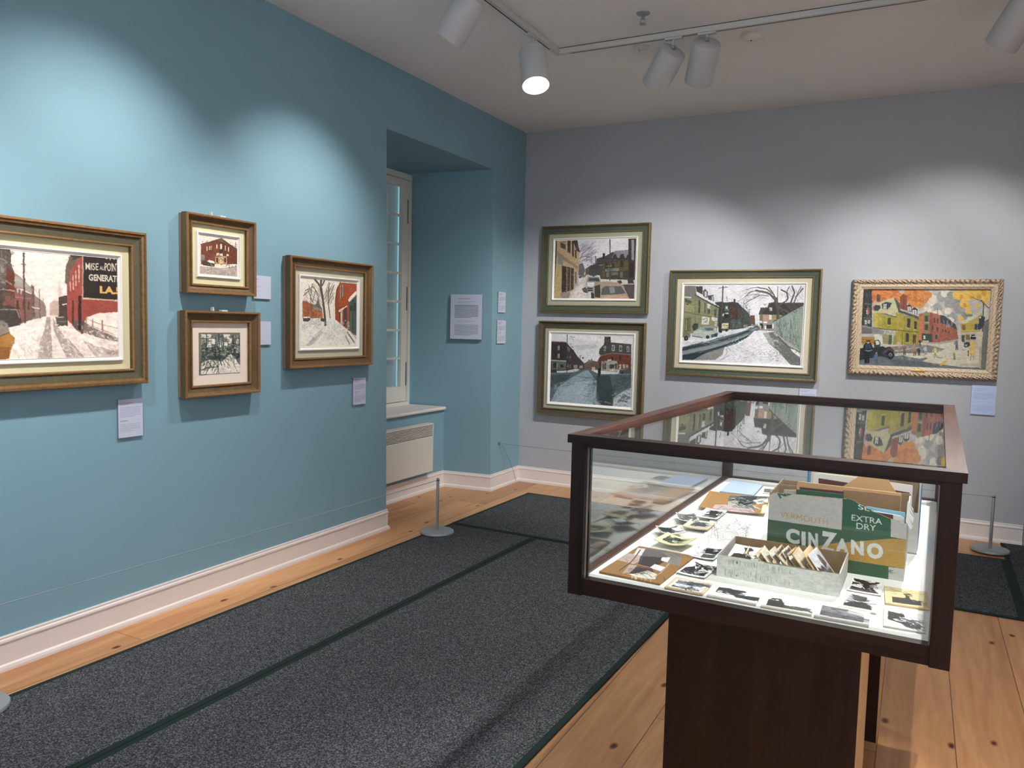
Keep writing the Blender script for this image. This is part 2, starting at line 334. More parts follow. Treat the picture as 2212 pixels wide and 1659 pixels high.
class Canvas:
    """A raster laid on the rectangle P0 + s*U + t*V (s right, t down); colours are pigment."""
    def __init__(s, P0, U, V, ppm, bg='ffffff', zoom=(0, 0, 1), seed=1):
        s.P0, s.U, s.V = map(lambda q: np.array(q, float), (P0, U, V))
        s.W = max(8, int(np.linalg.norm(s.U)*ppm)); s.H = max(8, int(np.linalg.norm(s.V)*ppm))
        s.a = np.ones((s.H, s.W, 3))*np.array([int(bg[i:i+2], 16)/255 for i in (0, 2, 4)])
        s.sa = .5; s.z = zoom; s.r = np.random.default_rng(seed); s.uvmode = False
    def map(s, pts):
        pts = np.array(pts, float)
        if s.uvmode: return pts/100*[s.W, s.H]
        ox, oy, sc = s.z
        d = rays(np.stack([pts[:, 0]/sc+ox, pts[:, 1]/sc+oy], 1))
        n = np.cross(s.U, s.V); t = ((s.P0-CAM) @ n)/(d @ n)
        q = CAM+d*t[:, None]-s.P0
        return np.stack([q @ s.U/(s.U @ s.U)*s.W, q @ s.V/(s.V @ s.V)*s.H], 1)
    def scale(s):
        if s.uvmode: return s.W/100
        q = s.map([(0, 0), (100, 0), (0, 100)]) if False else None
        return s.sc
    def setscale(s, at):
        q = s.map([at, (at[0]+10, at[1]), (at[0], at[1]+10)])
        s.sc = (abs(q[1]-q[0])[0]+abs(q[2]-q[0])[1])/20
    @staticmethod
    def col(c): return np.array([int(c[i:i+2], 16)/255 for i in (0, 2, 4)])
    def fill(s, q, c, alpha=1):
        x0, x1 = max(0, int(q[:, 0].min())-1), min(s.W, int(q[:, 0].max())+2)
        y0, y1 = max(0, int(q[:, 1].min())-1), min(s.H, int(q[:, 1].max())+2)
        if x1 <= x0 or y1 <= y0: return
        X, Y = np.meshgrid(np.arange(x0, x1)+.5, np.arange(y0, y1)+.5)
        ins = np.zeros(X.shape, bool); n = len(q)
        for i in range(n):
            ax, ay = q[i]; bx, by = q[(i+1) % n]
            if ay == by: continue
            cnd = ((ay > Y) != (by > Y)) & (X < (bx-ax)*(Y-ay)/(by-ay)+ax); ins ^= cnd
        s.a[y0:y1, x0:x1][ins] = s.a[y0:y1, x0:x1][ins]*(1-alpha)+c*alpha
    def line(s, q, w, c, alpha=1):
        for i in range(len(q)-1):
            a, b = q[i], q[i+1]; r = max(w/2, .45)
            x0, x1 = max(0, int(min(a[0], b[0])-r-1)), min(s.W, int(max(a[0], b[0])+r+2))
            y0, y1 = max(0, int(min(a[1], b[1])-r-1)), min(s.H, int(max(a[1], b[1])+r+2))
            if x1 <= x0 or y1 <= y0: continue
            X, Y = np.meshgrid(np.arange(x0, x1)+.5, np.arange(y0, y1)+.5)
            d = b-a; L = d @ d+1e-9; t = np.clip(((X-a[0])*d[0]+(Y-a[1])*d[1])/L, 0, 1)
            D = np.hypot(X-a[0]-t*d[0], Y-a[1]-t*d[1]); al = np.clip(r+.5-D, 0, 1)[..., None]*alpha
            s.a[y0:y1, x0:x1] = s.a[y0:y1, x0:x1]*(1-al)+c*al
    def text(s, txt, p0, p1, up, c, bold=0):
        cu = bpy.data.curves.new('t', 'FONT'); cu.body = txt; cu.size = 1; cu.offset = bold; cu.fill_mode = 'FRONT'
        o = bpy.data.objects.new('t', cu); COL.objects.link(o)
        me = o.evaluated_get(bpy.context.evaluated_depsgraph_get()).to_mesh()
        me.calc_loop_triangles()
        vv = np.array([v.co[:2] for v in me.vertices]); tr = [tuple(t.vertices) for t in me.loop_triangles]
        mn, mx = vv.min(0), vv.max(0); u = (vv-mn)/(mx-mn)
        p0, p1, up = map(lambda q: np.array(q, float), (p0, p1, up))
        px = s.map(p0+u[:, :1]*(p1-p0)+u[:, 1:]*up)
        for t in tr: s.fill(px[list(t)], c)
        bpy.data.objects.remove(o); bpy.data.curves.remove(cu)
    def draw(s, src):
        for ln in src.strip().splitlines():
            w = ln.split()
            if not w or w[0].startswith('#'): continue
            k, c = w[0], s.col(w[1])
            if k == 't':
                P = [tuple(map(float, q.split(','))) for q in w[3:6]]
                s.text(w[2].replace('_', ' '), P[0], P[1], P[2], c, float(w[6]) if len(w) > 6 else 0); continue
            if k == 'p': s.fill(s.map([tuple(map(float, q.split(','))) for q in w[2:]]), c)
            elif k == 'l': s.line(s.map([tuple(map(float, q.split(','))) for q in w[3:]]), float(w[2])*s.scale(), c)
            elif k == 'r':
                for q in w[2:]:
                    x0, y0, x1, y1 = map(float, q.split(',')); s.fill(s.map([(x0, y0), (x1, y0), (x1, y1), (x0, y1)]), c)
            elif k == 'c':
                for q in w[2:]:
                    x, y, r = map(float, q.split(',')); s.fill(s.map([(x+r*math.cos(a/12*2*PI)*(.85+.3*s.r.random()), y+r*math.sin(a/12*2*PI)*(.85+.3*s.r.random())) for a in range(12)]), c)
            elif k == 's':   # random strokes: width count angle length x0,y0,x1,y1
                wd, n, ang, L = map(float, w[2:6]); x0, y0, x1, y1 = map(float, w[6].split(','))
                for _ in range(int(n)):
                    x, y = x0+(x1-x0)*s.r.random(), y0+(y1-y0)*s.r.random(); a = math.radians(ang+s.r.normal()*14); l = L*(.5+s.r.random())
                    s.line(s.map([(x, y), (x+l*math.cos(a), y+l*math.sin(a))]), wd*s.scale(), c, s.sa)
            elif k == 'k':   # mottled patch: colour density grain-size x0,y0,x1,y1
                dn, gs = float(w[2]), float(w[3])*s.scale(); x0, y0, x1, y1 = map(float, w[4].split(','))
                q = s.map([(x0, y0), (x1, y0), (x1, y1), (x0, y1)]); X0, Y0 = np.clip(q.min(0).astype(int), 0, [s.W, s.H]); X1, Y1 = np.clip(q.max(0).astype(int), 0, [s.W, s.H])
                if X1-X0 < 2 or Y1-Y0 < 2: continue
                hh, ww = Y1-Y0, X1-X0; g = max(gs, 1.2)
                nn = vnoise(hh, ww, g, g*1.4, s.r)*.6+vnoise(hh, ww, g*.45, g*.6, s.r)*.4
                al = np.clip((nn-(1-dn)*.75-.12)*7, 0, s.sa)[..., None]; s.a[Y0:Y1, X0:X1] = s.a[Y0:Y1, X0:X1]*(1-al)+c*al
            elif k == 'f':   # figure: x, foot y, height, head colour fixed
                for q in w[2:]:
                    x, y, h = map(float, q.split(','))
                    s.line(s.map([(x-h*.06, y), (x-h*.04, y-h*.4)]), h*.1*s.scale(), c*.6+.1)
                    s.line(s.map([(x+h*.1, y-h*.02), (x+h*.03, y-h*.4)]), h*.1*s.scale(), c*.6+.1)
                    s.fill(s.map([(x-h*.13, y-h*.38), (x+h*.14, y-h*.38), (x+h*.1, y-h*.8), (x-h*.1, y-h*.8)]), c)
                    s.line(s.map([(x-h*.1, y-h*.75), (x-h*.25, y-h*.5)]), h*.07*s.scale(), c)
                    s.fill(s.map([(x+h*.09*math.cos(a), y-h*.9+h*.1*math.sin(a)) for a in np.arange(0, 6.2, .8)]), np.array([.72, .55, .45]))
        return s
    def finish(s, warp=1.2, grain=.06, gain=1.0, stroke=.04, sat=1.0, blur=True):
        H, W = s.H, s.W; r = s.r
        if warp:
            dy = (vnoise(H, W, 7, 7, r)-.5)*2*warp+(vnoise(H, W, 3, 3, r)-.5)*warp
            dx = (vnoise(H, W, 7, 7, r)-.5)*2*warp+(vnoise(H, W, 3, 3, r)-.5)*warp
            Y, X = np.mgrid[0:H, 0:W]
            s.a = s.a[np.clip((Y+dy).round().astype(int), 0, H-1), np.clip((X+dx).round().astype(int), 0, W-1)]
        if blur:
            p_ = np.pad(s.a, ((1, 1), (1, 1), (0, 0)), 'edge'); s.a = (p_[1:-1, 1:-1]*4+p_[:-2, 1:-1]+p_[2:, 1:-1]+p_[1:-1, :-2]+p_[1:-1, 2:])/8
        n = 1+(vnoise(H, W, 5, 9, r)-.5)*2*grain+(vnoise(H, W, 2, 4, r)-.5)*2*stroke+(vnoise(H, W, 30, 30, r)-.5)*grain
        a = s.a
        if sat != 1: g = a.mean(2, keepdims=True); a = g+(a-g)*sat
        s.a = np.clip(a*n[..., None]*gain, 0, 1)
        return s
    def linrgb(s):
        a = s.a; return np.where(a <= .04045, a/12.92, ((a+.055)/1.055)**2.4)
    def mesh(s, name, parent, matl, lu, lv, origin=(0, 0, 0), thick=0, height=None, nsub=1, loc=(0, 0, 0), rz=0, side=None):
        """grid mesh in the object's own frame: origin + s*lu + t*lv, normal side gets `height(s,t)`"""
        H, W = s.H, s.W; lu, lv, og = map(lambda q: np.array(q, float), (lu, lv, origin))
        ss = (np.arange(W+1)/W)[None, :, None]; tt = (np.arange(H+1)/H)[:, None, None]
        n = -np.cross(lu, lv); n /= np.linalg.norm(n)
        P = og+ss*lu+tt*lv
        if height is not None: P = P+height(ss, tt)*n
        P = P.reshape(-1, 3)
        idx = np.arange((H+1)*(W+1)).reshape(H+1, W+1)
        q = np.stack([idx[:-1, :-1], idx[1:, :-1], idx[1:, 1:], idx[:-1, 1:]], -1).reshape(-1, 4)
        L = s.linrgb(); Lp = np.pad(L, ((0, 1), (0, 1), (0, 0)), 'edge')
        colr = np.concatenate([Lp.reshape(-1, 3), np.ones(((H+1)*(W+1), 1))], 1)
        verts = P; faces = [q]
        if thick:
            base = len(P); ring = np.concatenate([idx[0, :], idx[1:, -1], idx[-1, -2::-1], idx[-2:0:-1, 0]])
            low = P[ring]-n*thick; verts = np.concatenate([P, low]); k = len(ring)
            sc = np.array(lin(side or 'd8ccb4')+[1.0]); colr = np.concatenate([colr, np.tile(sc, (k, 1))])
            sq = np.array([[ring[i], ring[(i+1) % k], base+(i+1) % k, base+i] for i in range(k)])
            faces.append(sq)
        fc = np.concatenate(faces)
        me = bpy.data.meshes.new(name); nf = len(fc)
        me.vertices.add(len(verts)); me.vertices.foreach_set('co', verts.astype(np.float32).ravel())
        me.loops.add(nf*4); me.loops.foreach_set('vertex_index', fc.astype(np.int32).ravel())
        me.polygons.add(nf); me.polygons.foreach_set('loop_start', (np.arange(nf)*4).astype(np.int32))
        try: me.polygons.foreach_set('loop_total', np.full(nf, 4, np.int32))
        except Exception: pass
        if thick:   # closed underside as one n-gon strip of quads is not visible; add a fan
            pass
        me.update(calc_edges=True); me.validate()
        me.materials.append(matl)
        at = me.color_attributes.new('pigment', 'FLOAT_COLOR', 'POINT'); at.data.foreach_set('color', colr.astype(np.float32).ravel())
        o = bpy.data.objects.new(name, me); COL.objects.link(o); o.location = loc; o.rotation_euler = (0, 0, rz)
        if parent: o.parent = parent
        return o

# ------------------------------------------------------------------ room shell
H = 3.354
XR, YF = 6.2, -9.2
f = MB(); f.box(-1.0, XR+.2, YF-.2, .3, -.1, 0, M['floor']); struct(f.build('floor'))
f = MB(); f.box(-1.0, XR+.2, YF-.2, .3, H, H+.1, M['ceil']); struct(f.build('ceiling'))
w = MB(); B = M['blue']; bk = -1.0
w.hexa([(bk, YF, 0), (0, YF, 0), (0, -2.142, 0), (bk, -2.01, 0), (bk, YF, H), (0, YF, H), (0, -2.197, H), (bk, -2.06, H)], B)
w.hexa([(bk, -.67, 0), (0, -.565, 0), (0, .15, 0), (bk, .15, 0), (bk, -.745, H), (0, -.637, H), (0, .15, H), (bk, .15, H)], B)
w.hexa([(bk, -2.042, 2.9), (0, -2.1896, 2.9), (0, -.6273, 2.9), (bk, -.735, 2.9), (bk, -2.06, H), (0, -2.197, H), (0, -.637, H), (bk, -.745, H)], B)
w.box(bk, -.475, -2.10, -.62, 0, .727, B)
struct(w.build('wall_left'))
w = MB(); w.box(-.9, 4.185, 0, .15, 0, H, M['grey']); w.box(4.185, 5.15, 0, .15, 2.15, H, M['grey']); w.box(5.15, XR+.2, 0, .15, 0, H, M['grey']); struct(w.build('wall_back'))
w = MB(); w.box(XR, XR+.15, YF, 0, 0, H, M['grey']); struct(w.build('wall_right'))
w = MB(); w.box(0, XR, YF-.15, YF, 0, H, M['grey']); struct(w.build('wall_front'))
w = MB(); w.bbox(4.19, 5.145, .03, .07, 0, 2.148, M['grey'], .004); struct(w.build('door_1'))

BP = [(0, .152), (.007, .152), (.009, .147), (.008, .140), (.012, .136), (.014, .130), (.014, .124), (.010, .119), (.010, .030), (.019, .024), (.022, .012), (.022, 0)]
def base_sweep(name, pts, prof=BP, m=None):
    """moulding swept along a plan polyline; the room lies to the right of the path"""
    m = m or M['white']; mb = MB(); P = [Vector(p) for p in pts]; rows = []
    for i, p in enumerate(P):
        ns = []
        if i > 0: d = (P[i]-P[i-1]).normalized(); ns.append(Vector((d.y, -d.x)))
        if i < len(P)-1: d = (P[i+1]-P[i]).normalized(); ns.append(Vector((d.y, -d.x)))
        n = sum(ns, Vector((0, 0))); n = n/len(ns); n = n/n.length_squared if n.length > 0 else n
        rows.append([(p.x+n.x*o, p.y+n.y*o, z) for o, z in prof])
    v = [q for r in rows for q in r]; k = len(prof); fs = []
    for i in range(len(P)-1):
        for j in range(k-1): fs.append((i*k+j, i*k+j+1, (i+1)*k+j+1, (i+1)*k+j))
    mb.add(v, fs+[tuple(range(k)), tuple((len(P)-1)*k+j for j in range(k))], m)
    return struct(mb.build(name))
base_sweep('baseboard_left', [(0, YF), (0, -2.143), (-.475, -2.083), (-.475, -.627), (0, -.570), (0, 0), (4.182, 0)])
base_sweep('baseboard_right', [(5.15, 0), (XR, 0), (XR, YF), (0, YF)])

# window in the niche (a casement, mostly hidden by the wall)
WX = -.84
mb = MB(); Y0, Y1, Z0, Z1 = -2.03, -.712, .752, 2.885
P_ = M['winp']
for a, b, c, d in ((Y0, Y1, Z1-.05, Z1), (Y0, Y1, Z0, Z0+.035), (Y1-.03, Y1, Z0+.035, Z1-.05), (Y0, Y0+.03, Z0+.035, Z1-.05)):
    mb.bbox(WX-.05, WX+.03, a, b, c, d, P_, .004)
wf = struct(mb.build('window_1'))
def sash(ya, yb):
    mb = MB(); st = .085; zb, zt = Z0+.04, Z1-.055; gb, gt = .935, 2.765
    mb.bbox(WX-.03, WX+.012, ya, ya+st, zb, zt, P_, .004); mb.bbox(WX-.03, WX+.012, yb-st, yb, zb, zt, P_, .004)
    mb.bbox(WX-.03, WX+.012, ya+st, yb-st, zb, gb, P_, .004); mb.bbox(WX-.03, WX+.012, ya+st, yb-st, gt, zt, P_, .004)
    n = 2; pw = (yb-ya-2*st)/n
    for i in range(1, n): mb.bbox(WX-.02, WX+.008, ya+st+i*pw-.011, ya+st+i*pw+.011, gb, gt, P_, .003)
    for j in range(1, 7):
        z = gb+(gt-gb)*j/7
        mb.bbox(WX-.02, WX+.006, ya+st, yb-st, z-.010, z+.010, P_, .003)
    o = mb.build('sash', wf)
    g = MB(); g.box(WX-.014, WX-.010, ya+st-.003, yb-st+.003, gb-.003, gt+.003, M['glass']); g.build('glass', wf)
    for z in (1.05, 1.75, 2.55):
        hh = MB(); hh.bbox(WX+.008, WX+.016, yb-.012, yb-.004, z-.11, z+.11, M['dark'], .002); hh.build('hinge', wf)
sash(-1.375, -.745); sash(-2.0, -1.38)
mb = MB(); mb.box(WX-.08, WX-.076, -2.0, -.785, Z0, Z1, M['blind']); struct(mb.build('window_blind', wf))
# sill with a rounded nose
mb = MB(); prof = [(-.9, .727), (-.462, .727)]+[(-.4545+.0155*math.sin(a), .7425-.0155*math.cos(a)) for a in np.linspace(0, PI, 9)]+[(-.462, .758), (-.9, .758)]
v = [(x, -2.07, z) for x, z in prof]+[(x, -.683 if x > -.47 else -.72, z) for x, z in prof]
v = [(x, -2.07, z) for x, z in prof]+[(x, (-.648 if x > -.8 else -.69), z) for x, z in prof]
k = len(prof); mb.add(v, [tuple(range(k)), tuple(range(2*k-1, k-1, -1))]+[(i, k+i, k+(i+1) % k, (i+1) % k) for i in range(k)], M['white'])
struct(mb.build('trim_1'))

# convection heater under the sill
ht = empty('wall_heater', (-.475, -1.3, .2))
mb = MB(); y0, y1, hz = -.62, .372, .437
mb.bbox(.012, .085, y0, y1, 0, hz-.115, M['heater'], .005); mb.bbox(.012, .085, y0, y1, hz-.012, hz, M['heater'], .004)
mb.box(.0, .03, y0+.02, y1-.02, .02, hz-.02, M['dark']); mb.box(.07, .085, y0, y0+.02, hz-.115, hz-.012, M['heater']); mb.box(.012, .085, y1-.014, y1, hz-.115, hz-.012, M['heater'])
mb.build('casing', ht)
mb = MB()
for i in range(9): z = hz-.108+i*.0115; mb.box(.060, .083, y0+.012, y1-.013, z, z+.0055, M['heater'])
mb.build('grille', ht)
tag(ht, 'cream wall mounted convection heater with slotted top grille under the window sill', 'heater')

# ------------------------------------------------------------------ rugs
def rug(name, x0, x1, y0, y1, piv, ang, label):
    o = empty(name, (piv[0], piv[1], 0), ang); a, b, c, d = x0-piv[0], x1-piv[0], y0-piv[1], y1-piv[1]; e = .029
    mb = MB(); mb.box(a+e, b-e, c+e, d-e, .0005, .0085, M['rug']); mb.build('pile', o)
    mb = MB()
    for q in ((a, b, c, c+e), (a, b, d-e, d), (a, a+e, c+e, d-e), (b-e, b, c+e, d-e)): mb.box(q[0], q[1], q[2], q[3], .0005, .0075, M['bind'])
    mb.build('binding', o); return tag(o, label, 'rug', 'grey floor runners')
rug('floor_rug', .330, 1.046, -9.0, -1.768, (1.046, -1.768), -.0225, 'narrow grey runner with dark green binding alongside the blue wall')
rug('floor_rug', 1.050, 2.345, -9.0, -1.776, (1.046, -1.768), -.0225, 'wide grey runner with dark green binding leading up to the display case')
rug('floor_rug', .325, 4.02, -1.752, -.46, (.325, -1.752), -.014, 'grey runner with dark green binding laid along the grey end wall')
rug('floor_rug', 4.021, 5.35, -1.78, .03, (.325, -1.752), -.014, 'grey runner at the far right edge by the doorway')

# ------------------------------------------------------------------ frames
def frame_rings(mb, w, h, prof, mats, z0=0, N=1, disp=None):
    """prof: (inset, out) from wall; local x right, z up, -y towards the room; centred"""
    rings = []; att = []
    for i, (ins, out) in enumerate(prof):
        a, b = w/2-ins, h/2-ins; cs = [(-a, -b), (a, -b), (a, b), (-a, b)]; r = []
        for k in range(4):
            p, q = cs[k], cs[(k+1) % 4]; L = math.hypot(q[0]-p[0], q[1]-p[1]); n = N if N == 1 else max(2, int(round((w if k % 2 == 0 else h)/N)))
            for j in range(n):
                t = j/n; x, z = p[0]+(q[0]-p[0])*t, p[1]+(q[1]-p[1])*t
                dd, wr = disp(i, t*(w if k % 2 == 0 else h), w if k % 2 == 0 else h) if disp else (0, 1)
                r.append((x, -(out+dd), z)); att.append(wr)
        rings.append(r)
    n = len(rings[0]); v = [q for r in rings for q in r]; fs = []
    o = len(mb.v); mb.v += v
    for i in range(len(prof)-1):
        mi = mb.mi(M[mats[i]] if isinstance(mats, list) else M[mats])
        for k in range(n):
            k2 = (k+1) % n; mb.f.append([o+i*n+k, o+i*n+k2, o+(i+1)*n+k2, o+(i+1)*n+k]); mb.m.append(mi)
    return att
def painting(name, wall, u0, u1, z0, z1, prof, mats, T, linen, L, slipw, cvd, src, zoom, label, bg, at, seed=1, clip=False, gain=1, fin=(.75, .05), depth=None, ppm=430, texts=''):
    """wall 'L' (x=0 plane, u = y) or 'B' (y=0 plane, u = x)"""
    uc, zc, w, h = (u0+u1)/2, (z0+z1)/2, u1-u0, z1-z0
    root = empty(name, (.004, uc, zc) if wall == 'L' else (uc, -.004, zc), PI/2 if wall == 'L' else 0)
    mb = MB(); frame_rings(mb, w, h, prof, mats)
    mb.box(-w/2+.004, w/2-.004, -.018, 0, -h/2+.004, h/2-.004, M['corr'])
    fr = mb.build('frame', root)
    ins = T
    if linen:
        mb = MB(); lo = depth or prof[-1][1]+.006
        frame_rings(mb, w-2*T, h-2*T, [(0, lo), (L, lo-.002), (L, lo-.02)], linen); mb.build('linen_mat' if linen != 'matP' else 'mat_board', root)
        ins += L
        if slipw:
            mb = MB(); frame_rings(mb, w-2*ins, h-2*ins, [(0, lo-.01), (0, lo+.008), (.003, lo+.011), (slipw*.35, lo+.011), (slipw*.5, lo+.006), (slipw*.8, lo-.002), (slipw, cvd+.002), (slipw, cvd-.004)], 'slip'); mb.build('white_slip', root)
            ins += slipw
        else:
            mb = MB(); frame_rings(mb, w-2*ins, h-2*ins, [(0, lo-.003), (.004, cvd+.001)], 'gilt'); mb.build('gilt_fillet', root); ins += .004
    cw, ch = w-2*ins+.006, h-2*ins+.006
    d = cvd+.004
    if wall == 'L': P0 = (d, uc-cw/2, zc+ch/2); U = (0, cw, 0)
    else: P0 = (uc-cw/2, -d, zc+ch/2); U = (cw, 0, 0)
    cv = Canvas(P0, U, (0, 0, -ch), ppm, bg, zoom, seed); cv.setscale(at); cv.draw(src); cv.finish(fin[0], fin[1], np.array([1.06, 1.03, .99]) if wall == 'L' else .97, sat=.85)
    if texts: cv.draw(texts)
    cv.mesh('canvas', root, M['oil'], (cw, 0, 0), (0, 0, -ch), (-cw/2, -cvd, ch/2))
    if clip:
        mb = MB(); mb.bbox(-.012, .026, -.056, -.030, h/2-.002, h/2+.008, M['plastic'], .002); mb.build('hanging_clip', fr)
        mb = MB(); mb.bbox(-.05, -.042, -.03, -.006, h/2, h/2+.022, M['plastic'], .002); mb.build('hanging_tab', fr)
    tag(root, label, 'painting'); return root

Z1_ = (0, 430, 3.0167); Z2_ = (370, 440, 3.4553); Z4_ = (1140, 460, 3.531); Z5_ = (1420, 560, 5.529); Z6_ = (1800, 580, 4.8786)
def woodprof(T, D=.066): return [(.007, 0), (.007, .020), (0, .024), (0, D-.006), (.003, D), (.010, D), (.014, D-.006), (.018, D-.014), (.024, D-.020), (T-.014, D-.027), (T-.010, D-.020), (T-.003, D-.020), (T, D-.024), (T, .02)]

SRC_A = '''
p e9dcd9 -900,200 900,200 900,1150 -900,1150
p efe3e0 200,300 450,300 440,600 320,690 250,600
p d9c7c4 380,590 386,560 390,520 394,560 404,600 404,650 380,650
p c3aaa0 325,680 350,662 390,668 392,760 325,760
p 8f7d79 210,600 240,640 285,670 302,705 302,765 200,790
p 6f5a54 205,560 222,575 232,760 205,780
p a0857f 95,480 150,520 215,590 212,620 150,590 95,580
p 7b5d58 95,575 212,625 212,785 95,832
p 8f5650 92,620 150,625 155,790 95,805
p a5a09c 95,500 150,525 205,590 205,615 150,580 95,560
p 5a504d -900,200 62,312 75,360 72,420 95,480 97,835 -900,900
p 6e3a30 38,440 95,490 95,625 40,610
p 7a5048 0,640 88,625 88,690 0,705
p 4a4442 -300,500 -20,540 20,600 20,760 -300,800
l 8c827c 7 -200,330 20,395 78,440
l 9a908a 6 -200,470 10,520 80,560
l a39a95 7 -200,620 30,590 100,600
l 77706c 4 10,330 14,500
l 77706c 4 38,340 40,520
p 6f6864 0,400 36,415 36,560 0,545
p 8d8580 6,430 28,436 28,500 6,495
l b0a6a0 3 0,520 40,530 80,560
l b0a6a0 2 0,540 40,548
l a0968f 3 100,540 150,560 205,610
l a0968f 3 100,640 205,650
r 4c3c38 108,660,124,720 150,665,162,720 185,670,194,725
r c9bcb6 110,585,120,615 135,595,144,622
l 3e3836 5 0,700 130,715
p 5c4a45 0,730 100,735 130,790 100,830 0,850
l 5c4742 11 155,355 160,600 166,835
l 5c4742 5 140,425 170,430
l 6b5650 6 220,570 223,770
l 6b5650 5 258,590 262,790
l 8a7a76 3 283,650 284,760
l b9a9a6 2 158,450 215,560 258,640
l d8cac4 7 212,705 255,715
p 54443f 385,640 440,628 443,835 400,800 385,765
l e3d6d0 8 410,690 440,684
p a8504a 437,560 450,380 540,366 540,880 505,858 440,790
p 6e6258 424,548 430,440 462,362 540,365 500,405 462,470 445,562
p 4c443e 462,362 540,365 520,385 475,400
l e3cfc9 7 516,428 516,540
l e3cfc9 6 495,465 497,565
l e3cfc9 6 477,500 479,590
l e3cfc9 5 458,540 460,600
p 3d2e2b 511,632 532,632 532,865 511,850
p 5a3a34 470,662 483,660 483,830 470,812
p 5f5c5a 483,790 510,790 508,860 484,840
p 5b5550 528,790 552,795 548,878 528,882
p 35302f 541,360 790,372 790,660 541,644
l c9b49a 6 541,362 541,646 790,664
p a34c46 537,652 790,668 790,760 560,790 537,800
p f0e6e2 565,772 640,745 790,735 790,900 560,800
l a5796a 7 563,768 563,828
l a5796a 7 604,785 606,830
l a5796a 12 667,795 670,868
l b58a7c 4 560,780 640,812 790,850
l b58a7c 4 600,830 700,868 790,900
p 80726e 548,800 610,840 770,905 790,935 640,905 545,868
p ecdfdb -900,900 0,850 130,822 300,765 345,760 380,830 440,832 500,868 540,884 620,930 790,945 790,1150 -900,1150
p f4ece9 100,900 260,800 300,790 250,900 230,1045 60,1045
p a99d99 305,770 328,770 345,1045 246,1048 262,930 290,860
p e8dcd8 338,880 352,900 400,1045 352,1048
p ab9f9b 345,778 362,802 400,870 490,960 560,1040 440,1045 395,950 352,860
p bdb0ad 520,890 620,960 790,985 790,1060 640,1048 600,1000
p f4eeeb 400,850 440,835 540,884 620,925 640,960 560,930 470,870
s c9bcb8 5 40 60 50 100,860,300,1040
s f6efec 5 60 40 60 380,860,760,1030
p 57524f 362,768 420,763 440,825 372,832
l c9bfba 5 372,772 415,770
l 8b8582 4 372,800 435,800
p 4a4543 -200,715 118,722 142,790 135,822 60,838 -200,860
l a49a96 5 0,722 110,722 130,775
p 8a8178 -300,790 20,788 50,815 64,870 0,895 -300,900
p b07c3e -300,900 0,895 64,872 98,905 95,945 82,960 60,1040 0,1055 -300,1080
p 8f5f30 -300,980 70,965 58,1042 -300,1090
l 5a4a38 5 64,870 0,897
s 9a7d78 3 30 -40 26 690,1000,760,1020
k cfc0bc .35 14 80,860,780,1045
k ffffff .3 12 120,820,780,1040
k 3c3634 .4 10 -300,340,95,830
k 8a3c36 .3 10 440,400,530,780
'''
TXT_A = '''
t d9cfbd MISE 558,462 643,466 0,-46 .008
t d9cfbd AU 650,464 682,464 0,-24 .02
t d9cfbd POINT 684,470 776,474 0,-52 .015
t d9cfbd GENERATE 580,532 782,544 0,-42 .03
t e3b468 LA.5 652,616 792,624 0,-48 .05
p d9cfbd 688,374 700,372 703,386 697,396 688,388
r d9cfbd 716,374,722,398
p d9cfbd 738,374 752,372 752,388 746,399 738,390
r d9cfbd 762,374,768,398
'''
painting('landscape_painting', 'L', -5.21, -4.184, 1.210, 1.942,
    [(.007, 0), (.007, .020), (0, .024), (0, .058), (.004, .066), (.012, .067), (.016, .061), (.026, .058), (.032, .048), (.062, .044), (.064, .050), (.070, .051), (.074, .046), (.074, .02)],
    ['giltd', 'giltd', 'giltd', 'copper', 'copper', 'giltd', 'copper', 'giltd', 'olive', 'giltd', 'copper', 'copper', 'giltd'], .074, 'linenY', .040, .022, .026, SRC_A, Z1_,
    'large olive framed painting of a snowy street with a black lettered wall, at far left', 'e6d6d2', (400, 700), 3, texts=TXT_A, ppm=560)

SRC_B = '''
p e4d8d4 150,180 560,180 560,600 150,600
p 7c4431 222,312 262,300 300,288 372,268 445,308 498,350 498,462 222,462
p 6b3a2a 385,290 445,310 498,352 498,462 390,455
l 57463f 8 222,306 300,284 375,262 440,308 498,348
p 65554d 355,272 375,255 398,276 385,290 358,288
p 4a3530 357,288 390,292 388,345 380,400 362,400
s 8f5a42 3 60 5 14 230,320,490,440
r e2d2c2 264,320,271,352 283,318,289,346 295,317,301,345 337,306,345,335 401,314,408,350 425,325,432,358 366,302,380,340
r 5a4038 290,350,312,368
p b39a7c 328,396 415,392 418,450 330,452
r dccfb2 336,368,358,388 362,372,384,392 413,377,429,391
r d9bd92 361,404,386,448
r 4d3c34 336,404,350,440 396,404,410,440
p 8a8584 220,380 250,384 250,425 220,432
l 5a4a46 4 480,285 484,400
l 5a4a46 3 470,318 495,324
l 5a4a46 3 497,270 498,400
p ece4e0 220,455 330,452 502,452 502,472 370,482 220,470
p aaa09b 215,466 370,482 505,466 505,548 215,540
s 8b827f 3 40 -15 40 225,490,500,535
s cfc6c2 3 25 -12 30 225,490,500,535
p 4a4543 230,425 262,428 325,455 322,472 240,458
p e9e2de 262,432 282,420 318,430 326,446 300,444
l 3f3a38 7 238,455 310,468
l 6a4a40 5 432,455 434,482
l 7a5a50 5 482,462 483,495
k 5f3022 .35 8 226,300,496,455
k cfc8c4 .3 10 222,470,505,545
'''
WP = ['brownd', 'brownd', 'brown', 'copper', 'copper', 'copper', 'brown', 'brown', 'brown', 'giltd', 'copper', 'copper', 'giltd']
